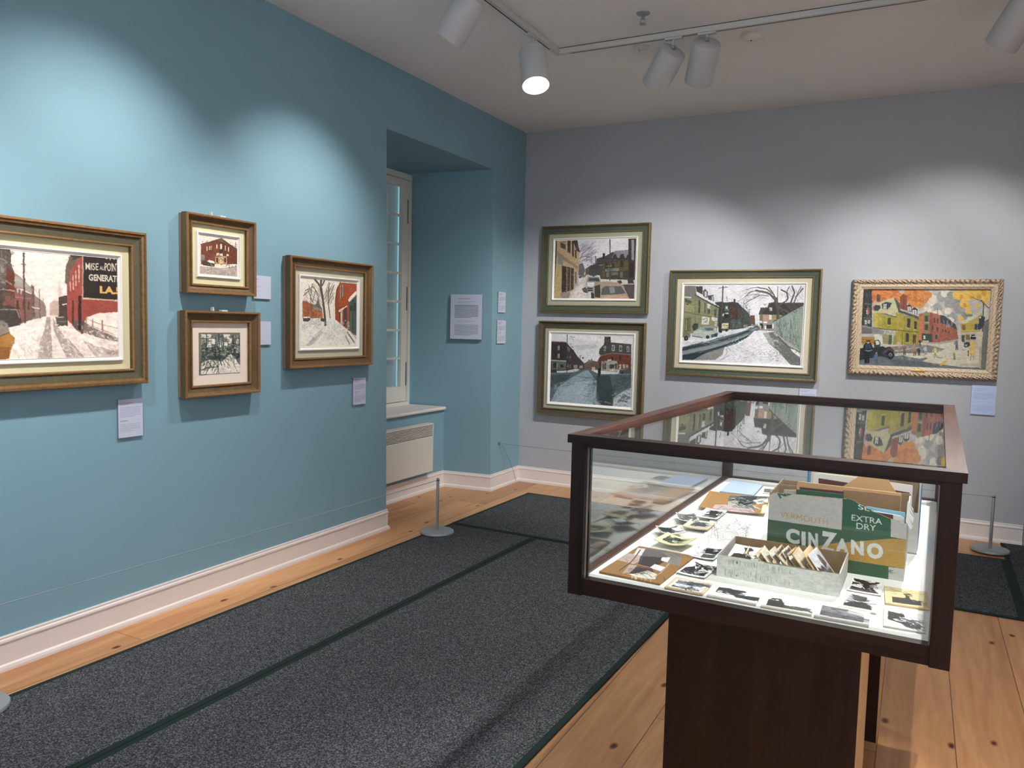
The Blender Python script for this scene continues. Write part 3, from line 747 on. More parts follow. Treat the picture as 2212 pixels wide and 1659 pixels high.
painting('landscape_painting', 'L', -3.950, -3.477, 1.664, 2.080, woodprof(.052), WP, .052, 'linenY', .036, .018, .024, SRC_B, Z2_,
    'small brown framed painting of a red brick corner house, upper of the stacked pair', 'e4d8d4', (360, 380), 4, clip=True, ppm=950)

SRC_C = '''
p 717a78 150,900 560,900 560,1300 150,1300
p d6d8d4 225,975 300,975 300,1000 225,1005
r dfe0dc 283,1010,330,1050 350,1035,422,1072 420,1000,452,1044 484,1012,503,1050 262,1046,300,1080 392,975,440,1000
r 8b9490 225,1005,262,1050 452,980,520,1000
p 4a5452 225,1080 330,1068 515,1090 515,1150 225,1170
p 5e7b70 373,1058 410,1060 416,1150 376,1152
r c9cec8 486,1068,503,1115 418,1100,440,1112
p 50605c 225,1095 290,1085 290,1160 225,1170
p e6e6e2 222,1190 290,1165 380,1180 400,1160 440,1122 470,1140 492,1180 520,1215 520,1275 222,1275
s 2c3635 5 30 88 120 235,975,510,1120
s 2c3635 4 50 20 40 235,1040,500,1160
s 3a4442 4 40 110 50 240,1120,400,1240
s 2c3635 3 24 160 40 235,1170,380,1240
s dfe2de 5 26 10 26 235,1020,500,1150
l 2a3332 7 355,975 362,1160 376,1205
l 2a3332 6 330,1000 334,1150
l 2a3332 6 264,975 262,1090
l 2a3332 6 463,980 466,1100
l 2a3332 5 505,985 507,1060
l 2a3332 5 386,985 392,1100
l 3a4543 5 245,1240 275,1180 300,1215
l 3a4543 5 260,1225 350,1218
l 3a4543 4 290,1215 300,1160 345,1215
l 56605e 4 400,1170 440,1215
s d8cdc4 4 20 30 30 380,1200,500,1250
k 20292a .38 9 226,985,518,1160
k e4e4e0 .3 8 226,1000,518,1150
k 59625f .25 12 226,1180,518,1260
'''
painting('landscape_painting', 'L', -3.964, -3.448, 1.115, 1.574, woodprof(.062), WP, .062, 'matP', .054, 0, .026, SRC_C, Z2_,
    'small dark framed wintry backyard picture in a wide cream mat, below the corner house', '717a78', (370, 1100), 5, clip=True, ppm=950)

SRC_D = '''
p ebe7de 900,480 1450,480 1450,1150 900,1150
p d9dbd9 983,700 1060,735 1125,770 1125,800 983,770
p b1613a 980,722 1000,718 1126,782 1132,855 980,855
p e9e6e0 980,700 1000,703 1070,748 1070,756 1000,728 980,726
s e3d2bc 4 20 88 16 985,770,1120,830
s 7a3f26 4 24 88 16 985,760,1125,840
p 677074 1060,762 1085,748 1093,700 1097,700 1105,746 1128,790 1128,800 1060,780
p 8f9694 1060,760 1128,795 1128,805 1060,785
p b5522e 1222,730 1232,640 1262,588 1390,600 1390,690 1330,765 1328,955 1225,872
p a04a2a 1222,735 1240,640 1255,600 1250,880 1225,868
l 55514c 6 1225,715 1240,640 1262,585
r 6d6a62 1266,612,1278,706 1282,604,1292,690 1243,680,1250,780
l e3cbb5 3 1263,612 1263,712
l e3cbb5 3 1280,604 1280,692
l 6b3a26 4 1225,790 1310,760
p f2ede4 1320,722 1332,698 1382,650 1384,676 1330,735
p efe6dc 1250,795 1312,760 1314,776 1250,812
p 4c615b 1326,738 1384,690 1384,992 1326,945
l 35443f 5 1355,715 1356,965
l 76897f 4 1340,760 1342,930
r 35443f 1362,740,1378,800 1335,760,1350,800
p 55463f 1286,785 1312,770 1312,932 1286,915
p e0c8b0 1264,800 1277,795 1277,895 1264,888
p 55463f 1254,812 1263,806 1263,880 1254,876
p efece6 975,850 1130,862 1190,840 1228,868 1325,948 1384,990 1384,1075 975,1075
p cfd6d6 975,905 1110,858 1135,868 1060,905 975,948
p bac4c4 1060,1000 1150,905 1170,905 1100,1010 1040,1060 1000,1060
p dde2e1 1125,940 1180,850 1222,868 1290,960 1230,1010 1150,1030
s a8b4b4 3 26 -35 60 985,870,1100,930
s ffffff 5 40 -50 30 1000,940,1300,1050
s b9c3c3 3 30 -20 30 1150,900,1300,1040
l 7b8a8c 9 1300,985 1330,1045
l 6a787a 9 1316,962 1366,1036
l 8a989a 7 1335,950 1382,1005
p 484d4f 983,850 1036,850 1040,868 1020,880 983,880
p e8e6e2 985,846 1030,842 1038,854 988,856
p 4a4a48 1115,855 1140,858 1142,882 1118,878
l 5d5852 5 1052,600 1040,700 1046,850
l 5d5852 5 1020,640 1052,730
l 5d5852 4 1000,650 1060,620 1110,690
l 5d5852 4 1075,650 1046,780
l 5d5852 4 985,690 1040,640
l 5d5852 6 1212,610 1186,690 1178,740
l 5d5852 7 1178,590 1172,740 1186,850
l 6d6862 3 1160,640 1175,690
l 6d6862 4 1010,720 1022,850
l 6d6862 3 1105,700 1080,660 1060,600
s 6d6862 2.5 60 60 50 985,590,1110,740
s 6d6862 2.5 60 110 50 1150,580,1225,700
l 57524b 18 1120,555 1116,620 1130,700 1142,800 1152,900
l 57524b 13 1068,560 1100,600 1122,640
l 57524b 10 1150,560 1128,610
l 7d7870 5 1112,580 1110,640 1126,720 1136,800
l 57524b 12 1150,860 1148,908
k c8d2d4 .35 14 983,880,1330,1060
k ffffff .35 12 983,870,1330,1060
k 8a4022 .3 8 1230,600,1320,860
k 8a4a2c .35 6 985,750,1125,840
'''
DP = ['brownd', 'brownd', 'brown', 'copper', 'copper', 'copper', 'brown', 'brown', 'brown', 'giltd', 'copper', 'copper', 'giltd']
painting('landscape_painting', 'L', -3.208, -2.411, 1.238, 1.923, woodprof(.063, .068), DP, .063, 'linenW', .044, .022, .024, SRC_D, Z2_,
    'brown and gilt framed painting of bare trees along a snowy sidewalk, beside the window niche', 'ebe7de', (1180, 800), 6, ppm=700)

SRC_E = '''
p d6d3de 100,100 900,100 900,800 100,800
p e3e0e8 500,200 780,200 780,300 500,340
s 7a7478 3 60 -30 60 390,250,480,380
l 6a6468 4 385,400 420,310 480,262
l 6a6468 4 388,350 430,330 490,340
l 6a6468 4 390,300 440,250
l 6a6468 3 400,380 470,340
p 6f6a6c 385,395 420,380 440,440 430,470 388,480
p 524b4a 445,425 480,400 525,390 525,350 560,340 600,325 645,300 770,285 770,512 560,508 470,475
p 6b6054 440,425 470,410 470,470 440,475
p 8d8990 640,345 665,290 770,282 770,345
p 443f42 648,345 655,318 672,312 686,345
p 443f42 700,345 708,318 728,310 742,345
p 443f42 752,345 758,322 770,318 770,345
p 6a5c38 572,388 770,362 770,500 572,500
r 423a30 590,380,610,440 640,385,662,420 705,370,730,415
l 3f3835 6 560,345 640,350 770,345
p 84897e 592,428 695,420 697,444 594,448
p 4d4a3f 592,448 700,444 770,440 770,505 592,500
r 77736a 600,452,620,490 640,452,690,475 705,452,725,495
r 3b3636 573,308,590,345 516,330,521,395
l d8d4d0 3 548,400 570,398
l d8d4d0 3 600,408 640,404
p 4b3a3a 768,190 840,190 840,545 768,515
r 9a97a4 792,205,812,360
r 3a2e2e 778,380,806,500
p c3a57f 190,200 375,205 394,300 386,545 330,605 310,660 190,660
p 4d433c 345,205 378,205 398,300 372,290 356,240
p 5a4238 190,200 224,205 218,380 212,660 190,660
p a58a68 224,290 385,410 385,430 224,330
r 6a5848 248,222,290,226
p 5c4b3e 248,226 290,240 290,282 252,262
p 4e4238 303,210 327,212 327,312 303,296
p 4e4238 337,215 351,215 353,340 339,330
p 4e4238 360,280 372,290 373,350 361,342
l d8bd92 3 300,212 300,298
l d8bd92 3 334,215 336,332
r 8d8c8c 230,335,268,398
p c6ab74 215,390 264,400 250,660 200,660
p 463c33 262,402 298,412 296,612 258,628
p 4f443a 303,408 352,425 350,585 300,602
l c6ab74 4 328,415 325,595
p b9ae9e 357,432 384,442 384,552 357,572
r 6a6058 362,450,372,540
p 9a8f84 252,610 285,600 300,612 322,600 322,660 252,660
p d3c9c0 386,545 430,480 460,474 560,508 820,512 820,560 700,545 560,520 460,545 470,660 310,660 330,605
p e3dbd6 386,560 420,540 440,580 460,660 320,660
p 5d534f 690,548 820,545 820,660 770,660 735,590
p 5c5048 414,580 440,564 462,600 450,612 425,604
p d9d2cc 540,505 820,512 820,538 560,520
p 4c4646 680,520 715,515 722,535 700,545
p 4a4546 760,500 800,490 812,540 765,540
p e6e2de 508,482 530,474 552,480 556,512 512,505
p 77787a 402,475 430,470 450,478 430,492 404,492
p 9a9693 447,540 450,510 470,488 545,488 556,520 545,580 520,598 455,600
p 4d4f50 460,520 475,498 540,496 549,522
p e0dedb 452,530 510,530 506,566 482,566 455,560
p 3f3c3c 455,572 508,572 505,596 458,598
l d8d6d4 3 458,584 500,584
p b39c86 488,660 500,560 530,530 600,522 690,532 732,556 760,620 778,660
p 4a4642 510,560 552,545 555,600 552,650 512,640
p 5f6662 560,625 568,575 592,560 712,560 748,612 690,625
p 8c9490 620,565 660,565 670,610 630,615
l c9a688 5 560,632 748,620
p c9a688 585,635 755,628 782,660 580,660
p 454040 484,600 508,620 508,660 484,660
l 55535a 8 628,195 629,515
l 55555a 3 505,332 522,334
l 55555a 3 520,332 523,402
c 55504e 400,490,10
k 3c3634 .35 9 450,350,770,505
k a58a62 .25 12 225,240,380,600
k b8aca4 .25 12 320,550,460,648
'''
GP = ['giltd', 'giltd', 'giltd', 'gilt', 'gilt', 'giltd', 'giltd', 'greenp', 'greenp', 'giltd', 'gilt', 'gilt', 'giltd']
def flatprof(T, e=.024): return [(.012, 0), (.012, .020), (0, .026), (0, .044), (.004, .052), (.010, .053), (.014, .047), (e, .044), (e+.003, .038), (T-.013, .036), (T-.010, .042), (T-.003, .042), (T, .038), (T, .02)]
painting('landscape_painting', 'B', .212, 1.272, 1.656, 2.4615, flatprof(.072), GP, .072, 'linenG', .043, .020, .022, SRC_E, Z4_,
    'green framed painting of parked cars on a winter street, upper of the corner pair', 'd6d3de', (500, 430), 7, ppm=560)

SRC_F = '''
p dcdde0 100,850 900,850 900,1600 100,1600
p c6c8ca 350,1010 520,1000 540,1030 380,1050
p e8e8ea 200,900 560,900 540,980 300,960
p 6b5853 425,1150 465,1130 492,1128 530,1135 560,1085 565,1200 430,1195
r 7b6a62 462,1120,476,1145 482,1115,495,1140
p 4a3f3d 290,985 352,1052 382,1098 430,1145 432,1195 300,1215
p 3f3635 175,978 292,984 302,1215 175,1222
r 8d9692 228,1012,245,1048 228,1074,245,1110 303,1022,309,1050 315,1030,320,1058 303,1085,309,1110 322,1090,327,1115 304,1150,310,1180 322,1155,327,1185
l 8a807a 4 180,982 292,986
p 66706a 183,1122 294,1130 294,1198 183,1194
l ccccc0 6 181,1124 294,1131
r 353a38 195,1140,220,1185 248,1155,275,1180
l c0c4bc 3 225,1140 225,1190
r 9a928a 350,1160,380,1185 395,1165,420,1185
l 353538 3 395,1090 410,1088
l 353538 3 400,1088 402,1160
c 3f4a3c 421,1107,7
p 4c4b49 542,1075 548,1040 583,1000 586,955 592,944 630,944 636,988 790,1002 790,1085 650,1075 562,1092
p 3a3a3a 586,945 632,944 634,960 588,962
l 8a8c84 4 600,948 612,948
p 73402f 560,1092 650,1073 790,1084 790,1195 565,1198
p 5d3529 545,1105 560,1092 565,1200 545,1195
l 8a8474 4 548,1090 650,1070 790,1082
r a4aca4 581,1016,598,1052 641,1008,664,1054 697,1010,720,1058 755,1016,776,1060
r 5a5f5c 586,1022,593,1046 647,1016,658,1046 702,1018,714,1050 760,1024,771,1054
s 5a2f24 3 30 90 30 570,1090,780,1150
r 3a2a26 640,1095,650,1130 700,1090,710,1120 752,1092,770,1100
p a29e96 562,1132 684,1125 690,1218 560,1205
r 3c4442 572,1146,580,1195 586,1148,596,1195 625,1156,660,1186 668,1150,680,1190
r d3cfc8 625,1196,660,1206 610,1118,640,1130
r b4aba1 695,1156,714,1212 725,1156,744,1186 750,1158,768,1182
p c9a78a 490,1176 514,1176 516,1200 490,1200
p 4a5553 690,1228 700,1205 715,1190 765,1184 790,1190 790,1228
l a8b2b0 3 715,1196 760,1190
c 22282a 722,1220,9
p c9d0d2 560,1216 700,1215 692,1230 565,1230
p c9cdd1 220,1205 300,1203 370,1188 400,1192 350,1215 225,1220
p 5a6c72 160,1225 225,1220 350,1215 430,1192 468,1190 545,1230 700,1230 790,1228 790,1520 150,1500
p 8fa6b0 165,1460 230,1330 330,1260 430,1205 462,1200 530,1290 520,1400 560,1500 165,1500
p a3b7c0 200,1440 300,1330 420,1260 470,1290 450,1420 400,1490 200,1470
p 3d4a50 525,1245 620,1235 640,1300 660,1380 640,1475 560,1470 530,1370
p 46565c 175,1240 330,1230 300,1270 175,1330
p 55666c 640,1240 785,1240 785,1320 660,1370
p b9c4c8 655,1420 720,1365 790,1335 790,1500 650,1490
s c3d0d6 3 60 -65 40 180,1340,500,1450
s 3c4b52 3 60 -10 60 190,1240,780,1330
s 4c5c62 3 60 -15 40 400,1300,770,1450
s c9d4d8 3 40 -20 24 640,1380,780,1470
s e2e8ea 4 20 0 20 200,1435,700,1465
l 3b3a3c 5 302,930 300,1215
l 4a4a4c 2 330,945 352,970
l 4a4a4c 2 320,942 360,950
p 1d2c30 536,1235 536,1195 545,1182 558,1190 558,1222 548,1250 540,1250
l 2c3c40 5 543,1240 543,1290
k 33424a .35 12 500,1240,785,1470
k a9bcc6 .3 12 180,1300,520,1450
k 2c2624 .35 8 180,1000,350,1190
k 552a20 .35 8 565,1090,785,1190
k 2f3030 .3 9 560,1000,785,1070
'''
FP = ['giltd', 'giltd', 'gilt', 'gilt', 'gilt', 'greybr', 'greybr', 'greybr', 'greybr', 'greybr', 'giltd', 'giltd', 'giltd']
painting('landscape_painting', 'B', .209, 1.262, .687, 1.577, woodprof(.062, .062), FP, .062, 'linenG', .035, .026, .020, SRC_F, Z4_,
    'dark brown framed painting of a wet grey intersection, lower of the corner pair', 'dcdde0', (480, 1200), 8, ppm=560)

SRC_G = '''
p dfdfe5 200,200 1900,200 1900,1400 200,1400
p 3e443f 690,515 780,508 800,520 900,510 965,520 1000,560 1090,640 1110,690 1050,830 740,850
p 54362f 868,548 960,556 962,700 870,705
p 6a4a3e 1110,670 1165,672 1170,790 1110,800
p 4a4f48 965,560 1090,645 1110,700 1110,800 965,830
s 2c322e 5 60 80 40 700,530,1090,820
s 8a9088 4 40 88 22 720,560,1090,800
r 3c3434 913,475,932,520
l 46484a 5 830,450 832,505
p 6f7672 805,560 850,555 850,600 805,606
r dcdccf 820,566,840,592 770,650,800,680 812,640,850,655
r 22282a 800,660,850,705 765,610,790,640
l cfd2ca 4 800,612 856,606
p 4c5a52 870,720 1000,715 1010,830 880,850
s 9aa296 3 14 90 50 880,740,1000,820
p d8d0a0 768,766 850,762 852,830 770,832
l 8a7a50 5 782,794 840,794
p 353a38 722,765 768,762 770,872 735,872
l 2c3230 8 740,855 850,850
c 1e2424 760,866,14 826,852,14
l e8e8ea 4 850,845 960,842
p 8f8e68 300,320 460,320 470,430 735,575 715,860 300,900
p 7a7a70 300,320 455,320 470,430 735,572 728,586 470,470 455,470 300,462
p 4c3f3c 462,325 540,325 542,425 470,385
p 55594f 545,380 572,354 606,388 596,466 548,442
r c9ccc4 566,384,590,448
p 4a4e49 598,436 670,428 678,500 612,484
r bfc4c0 652,444,668,492
l 3b3f38 11 455,425 600,510 738,582
l eeeeee 9 622,490 738,568
l eeeeee 12 330,452 402,458
p 55564c 330,470 412,500 404,534 330,512
r 3e3f38 352,530,371,600 340,570,350,600
l 55553f 6 330,628 448,655 715,700
l 6a6a4a 5 450,470 452,850
p a3a070 330,540 445,560 445,640 330,620
l 3f3f34 5 500,490 500,650
p 4a4b3e 494,486 514,494 512,645 492,640
p 6a6c60 556,520 586,520 582,645 555,640
l cfd0b8 3 552,525 550,640
p d3d4cc 598,532 636,542 634,592 598,584
r 4a4d46 604,600,630,655
p 6a6c60 596,598 612,598 612,660 596,656
p 55584c 680,600 706,604 704,690 680,684
p dcdcc8 533,682 624,700 614,786 530,778
l 4a4a46 5 548,730 570,708 600,705 590,740 560,745
l 4a4a46 4 550,755 600,760
p e0e2de 648,690 718,704 712,746 648,732
l 6a6e70 4 656,712 706,722
p 6b6b52 330,702 402,698 398,862 322,872
l 3e3e30 6 365,705 362,865
p 8a8a60 340,730 360,730 358,850 336,850
p c3c8b6 685,750 712,752 706,852 682,852
p 3a403c 414,800 440,768 490,770 486,826 450,850 430,850
p 4a4945 1212,655 1235,580 1320,576 1330,525 1388,515 1420,458 1440,460 1445,520 1750,520 1750,600 1500,690 1400,665 1215,662
p 3b3a38 1255,650 1325,575 1385,520 1500,520 1600,620 1500,680
r c6cac8 1338,576,1371,618
r 8d908e 1342,582,1352,614
p 958862 1222,660 1500,666 1480,700 1400,742 1400,862 1222,850
p b5917c 1265,668 1328,666 1330,738 1266,740
p 7a7254 1222,662 1262,664 1260,738 1222,738
r d4d4cc 1336,665,1367,724
p 8d8d8a 1222,740 1395,738 1395,862 1222,850
r 2c3030 1308,784,1368,830 1225,770,1262,830
r ebebe8 1268,745,1312,764 1224,738,1250,758 1282,800,1302,836 1375,770,1390,830
s 5a5a58 4 20 90 30 1230,770,1390,840
l e6e6e8 4 1215,850 1395,866
l e6e6e8 5 1290,880 1395,882
p c3b49a 1210,790 1240,792 1240,840 1212,840
p 74766f 1150,800 1215,800 1240,850 1150,850
l 46423f 5 1036,500 1030,600
l 46423f 5 1103,596 1102,670
l 46423f 3 1090,602 1116,600
l 55504c 15 785,325 778,500 768,770
l 55504c 7 730,347 836,333
l 9a9a9c 2 836,333 1000,450
p 8c9c92 1395,742 1752,548 1752,1130 1700,1120 1395,870
s 5a6a62 9 46 89 150 1410,660,1700,980
s a8b0aa 7 26 89 110 1420,660,1720,960
l 3d423c 9 1393,742 1560,648 1752,545
l 55504a 30 1436,700 1446,600 1405,480
l 55504a 22 1405,485 1350,420 1290,395 1180,375
l 5d5852 9 1180,375 1110,395 1050,450
l 5d5852 13 1400,490 1390,420 1310,360 1200,338
l 5d5852 7 1200,338 1120,345 1060,370
l 5d5852 8 1330,440 1230,430 1130,480 1060,520
l 5d5852 6 1240,432 1150,420 1060,440
l 5d5852 14 1580,640 1500,600 1440,560
l 55504a 16 1440,560 1540,500 1560,470 1545,400 1480,365
l 5d5852 9 1560,460 1550,380 1580,325
l 5d5852 13 1440,520 1380,400 1330,335
l 55504a 16 1590,540 1610,480 1640,400 1610,322
l 5d5852 13 1630,530 1660,450 1740,350
l 5d5852 7 1660,440 1690,380 1720,325
l 5d5852 5 1600,450 1560,400
l 6a6460 8 1440,330 1436,460
l 55504a 12 1520,662 1470,600 1440,560
s 6a6460 3 60 150 80 1040,340,1400,480
s 6a6460 3 30 60 50 1450,330,1730,450
p e3e3e8 300,985 420,945 600,950 740,882 950,878 1060,822 1095,840 960,880 760,935 560,985 300,1050
p 64707a 300,1050 700,950 960,880 1060,850 1110,815 1215,812 1200,860 1165,858 1090,925 950,1010 800,1060 780,1140 690,1205 300,1205
p 33434b 300,1058 500,1015 720,975 960,900 1080,850 1115,860 1000,905 820,965 620,1020 300,1095
p 8f9996 300,1100 620,1035 900,960 1080,890 1100,905 900,990 600,1080 300,1140
p 2c3d47 300,1150 500,1108 760,1040 960,965 1090,905 1060,945 900,1015 700,1080 560,1130 430,1200 300,1200
p 8d8f8a 440,1200 560,1130 760,1070 800,1062 780,1140 690,1205
s b3b9b6 4 26 -14 70 330,1080,900,1180
s 4a5860 4 24 -16 80 600,900,1000,1010
l b9bfbf 5 1130,850 1190,822
r e6e6ea 965,835,1050,848
p e6e6ea 950,852 990,830 1060,820 1050,850
r 8f9398 1030,785,1080,815 1118,778,1150,802
p 55575a 1162,780 1200,778 1206,812 1164,812
r d0d2d4 1168,784,1198,792
p e2e2e8 1160,856 1190,858 1260,885 1330,1000 1440,1095 1590,1240 1590,1275 690,1215 780,1140 800,1062 880,1030 950,1010 1090,925
p 70726e 1260,885 1400,868 1470,950 1600,1050 1710,1135 1710,1275 1590,1262 1440,1095 1330,1000
p a3a5a4 1260,885 1330,880 1370,960 1420,1060 1330,1000
s 9a9ba0 4 60 -12 26 880,1000,1500,1220
s 6a6d70 5 36 -10 24 1000,1040,1540,1200
s ffffff 5 40 -5 40 900,940,1300,1180
s 50524e 4 60 50 24 1360,900,1690,1230
s bcbdbb 4 40 40 20 1340,920,1690,1230
p a8aca0 1395,868 1705,1095 1705,1165 1440,930 1395,900
l 33372f 7 1440,920 1560,1040 1706,1110
p e2e2e8 1590,1075 1640,1080 1705,1140 1705,1175 1620,1110
l 8a8c90 6 840,1050 878,1095 850,1150 750,1212
l 8a8c90 5 828,1065 835,1120 790,1180
p b1beb5 408,912 425,880 440,858 500,830 540,805 640,806 690,845 735,872 718,925 600,952 520,940 420,922
p 8fa0a0 500,835 545,808 660,808 672,850 560,862
p 55696f 560,828 625,818 668,826 672,850 600,856
p 44658a 640,905 722,876 716,924 645,938
p 6f8088 408,912 540,930 540,945 420,926
c 353c42 602,930,22 700,905,18
l e8ece8 4 440,870 560,880 640,880
p 7a7a5e 300,872 392,878 398,925 380,940 300,935
c 2e302c 345,945,28
c 8a8c84 345,945,9
s ffffff 5 20 -8 60 330,980,700,1000
s 3a3c3a 3 30 -8 30 330,985,600,1030
k 2a2e2a .35 10 700,520,1100,830
k 74765a .3 14 330,470,710,830
k 5c6c64 .3 16 1400,760,1560,900
k b8bcc4 .28 14 900,960,1500,1230
k ffffff .3 14 800,940,1450,1220
k 585a56 .3 12 1340,900,1690,1220
k 33312f .35 12 1230,540,1730,650
'''
painting('landscape_painting', 'B', 1.461, 2.708, 1.127, 2.040, flatprof(.068, .022), GP, .068, 'linenW', .042, .020, .022, SRC_G, Z5_,
    'wide green framed painting of a snowy road with pale blue car and grey fence', 'dfdfe5', (1000, 800), 9, ppm=560)

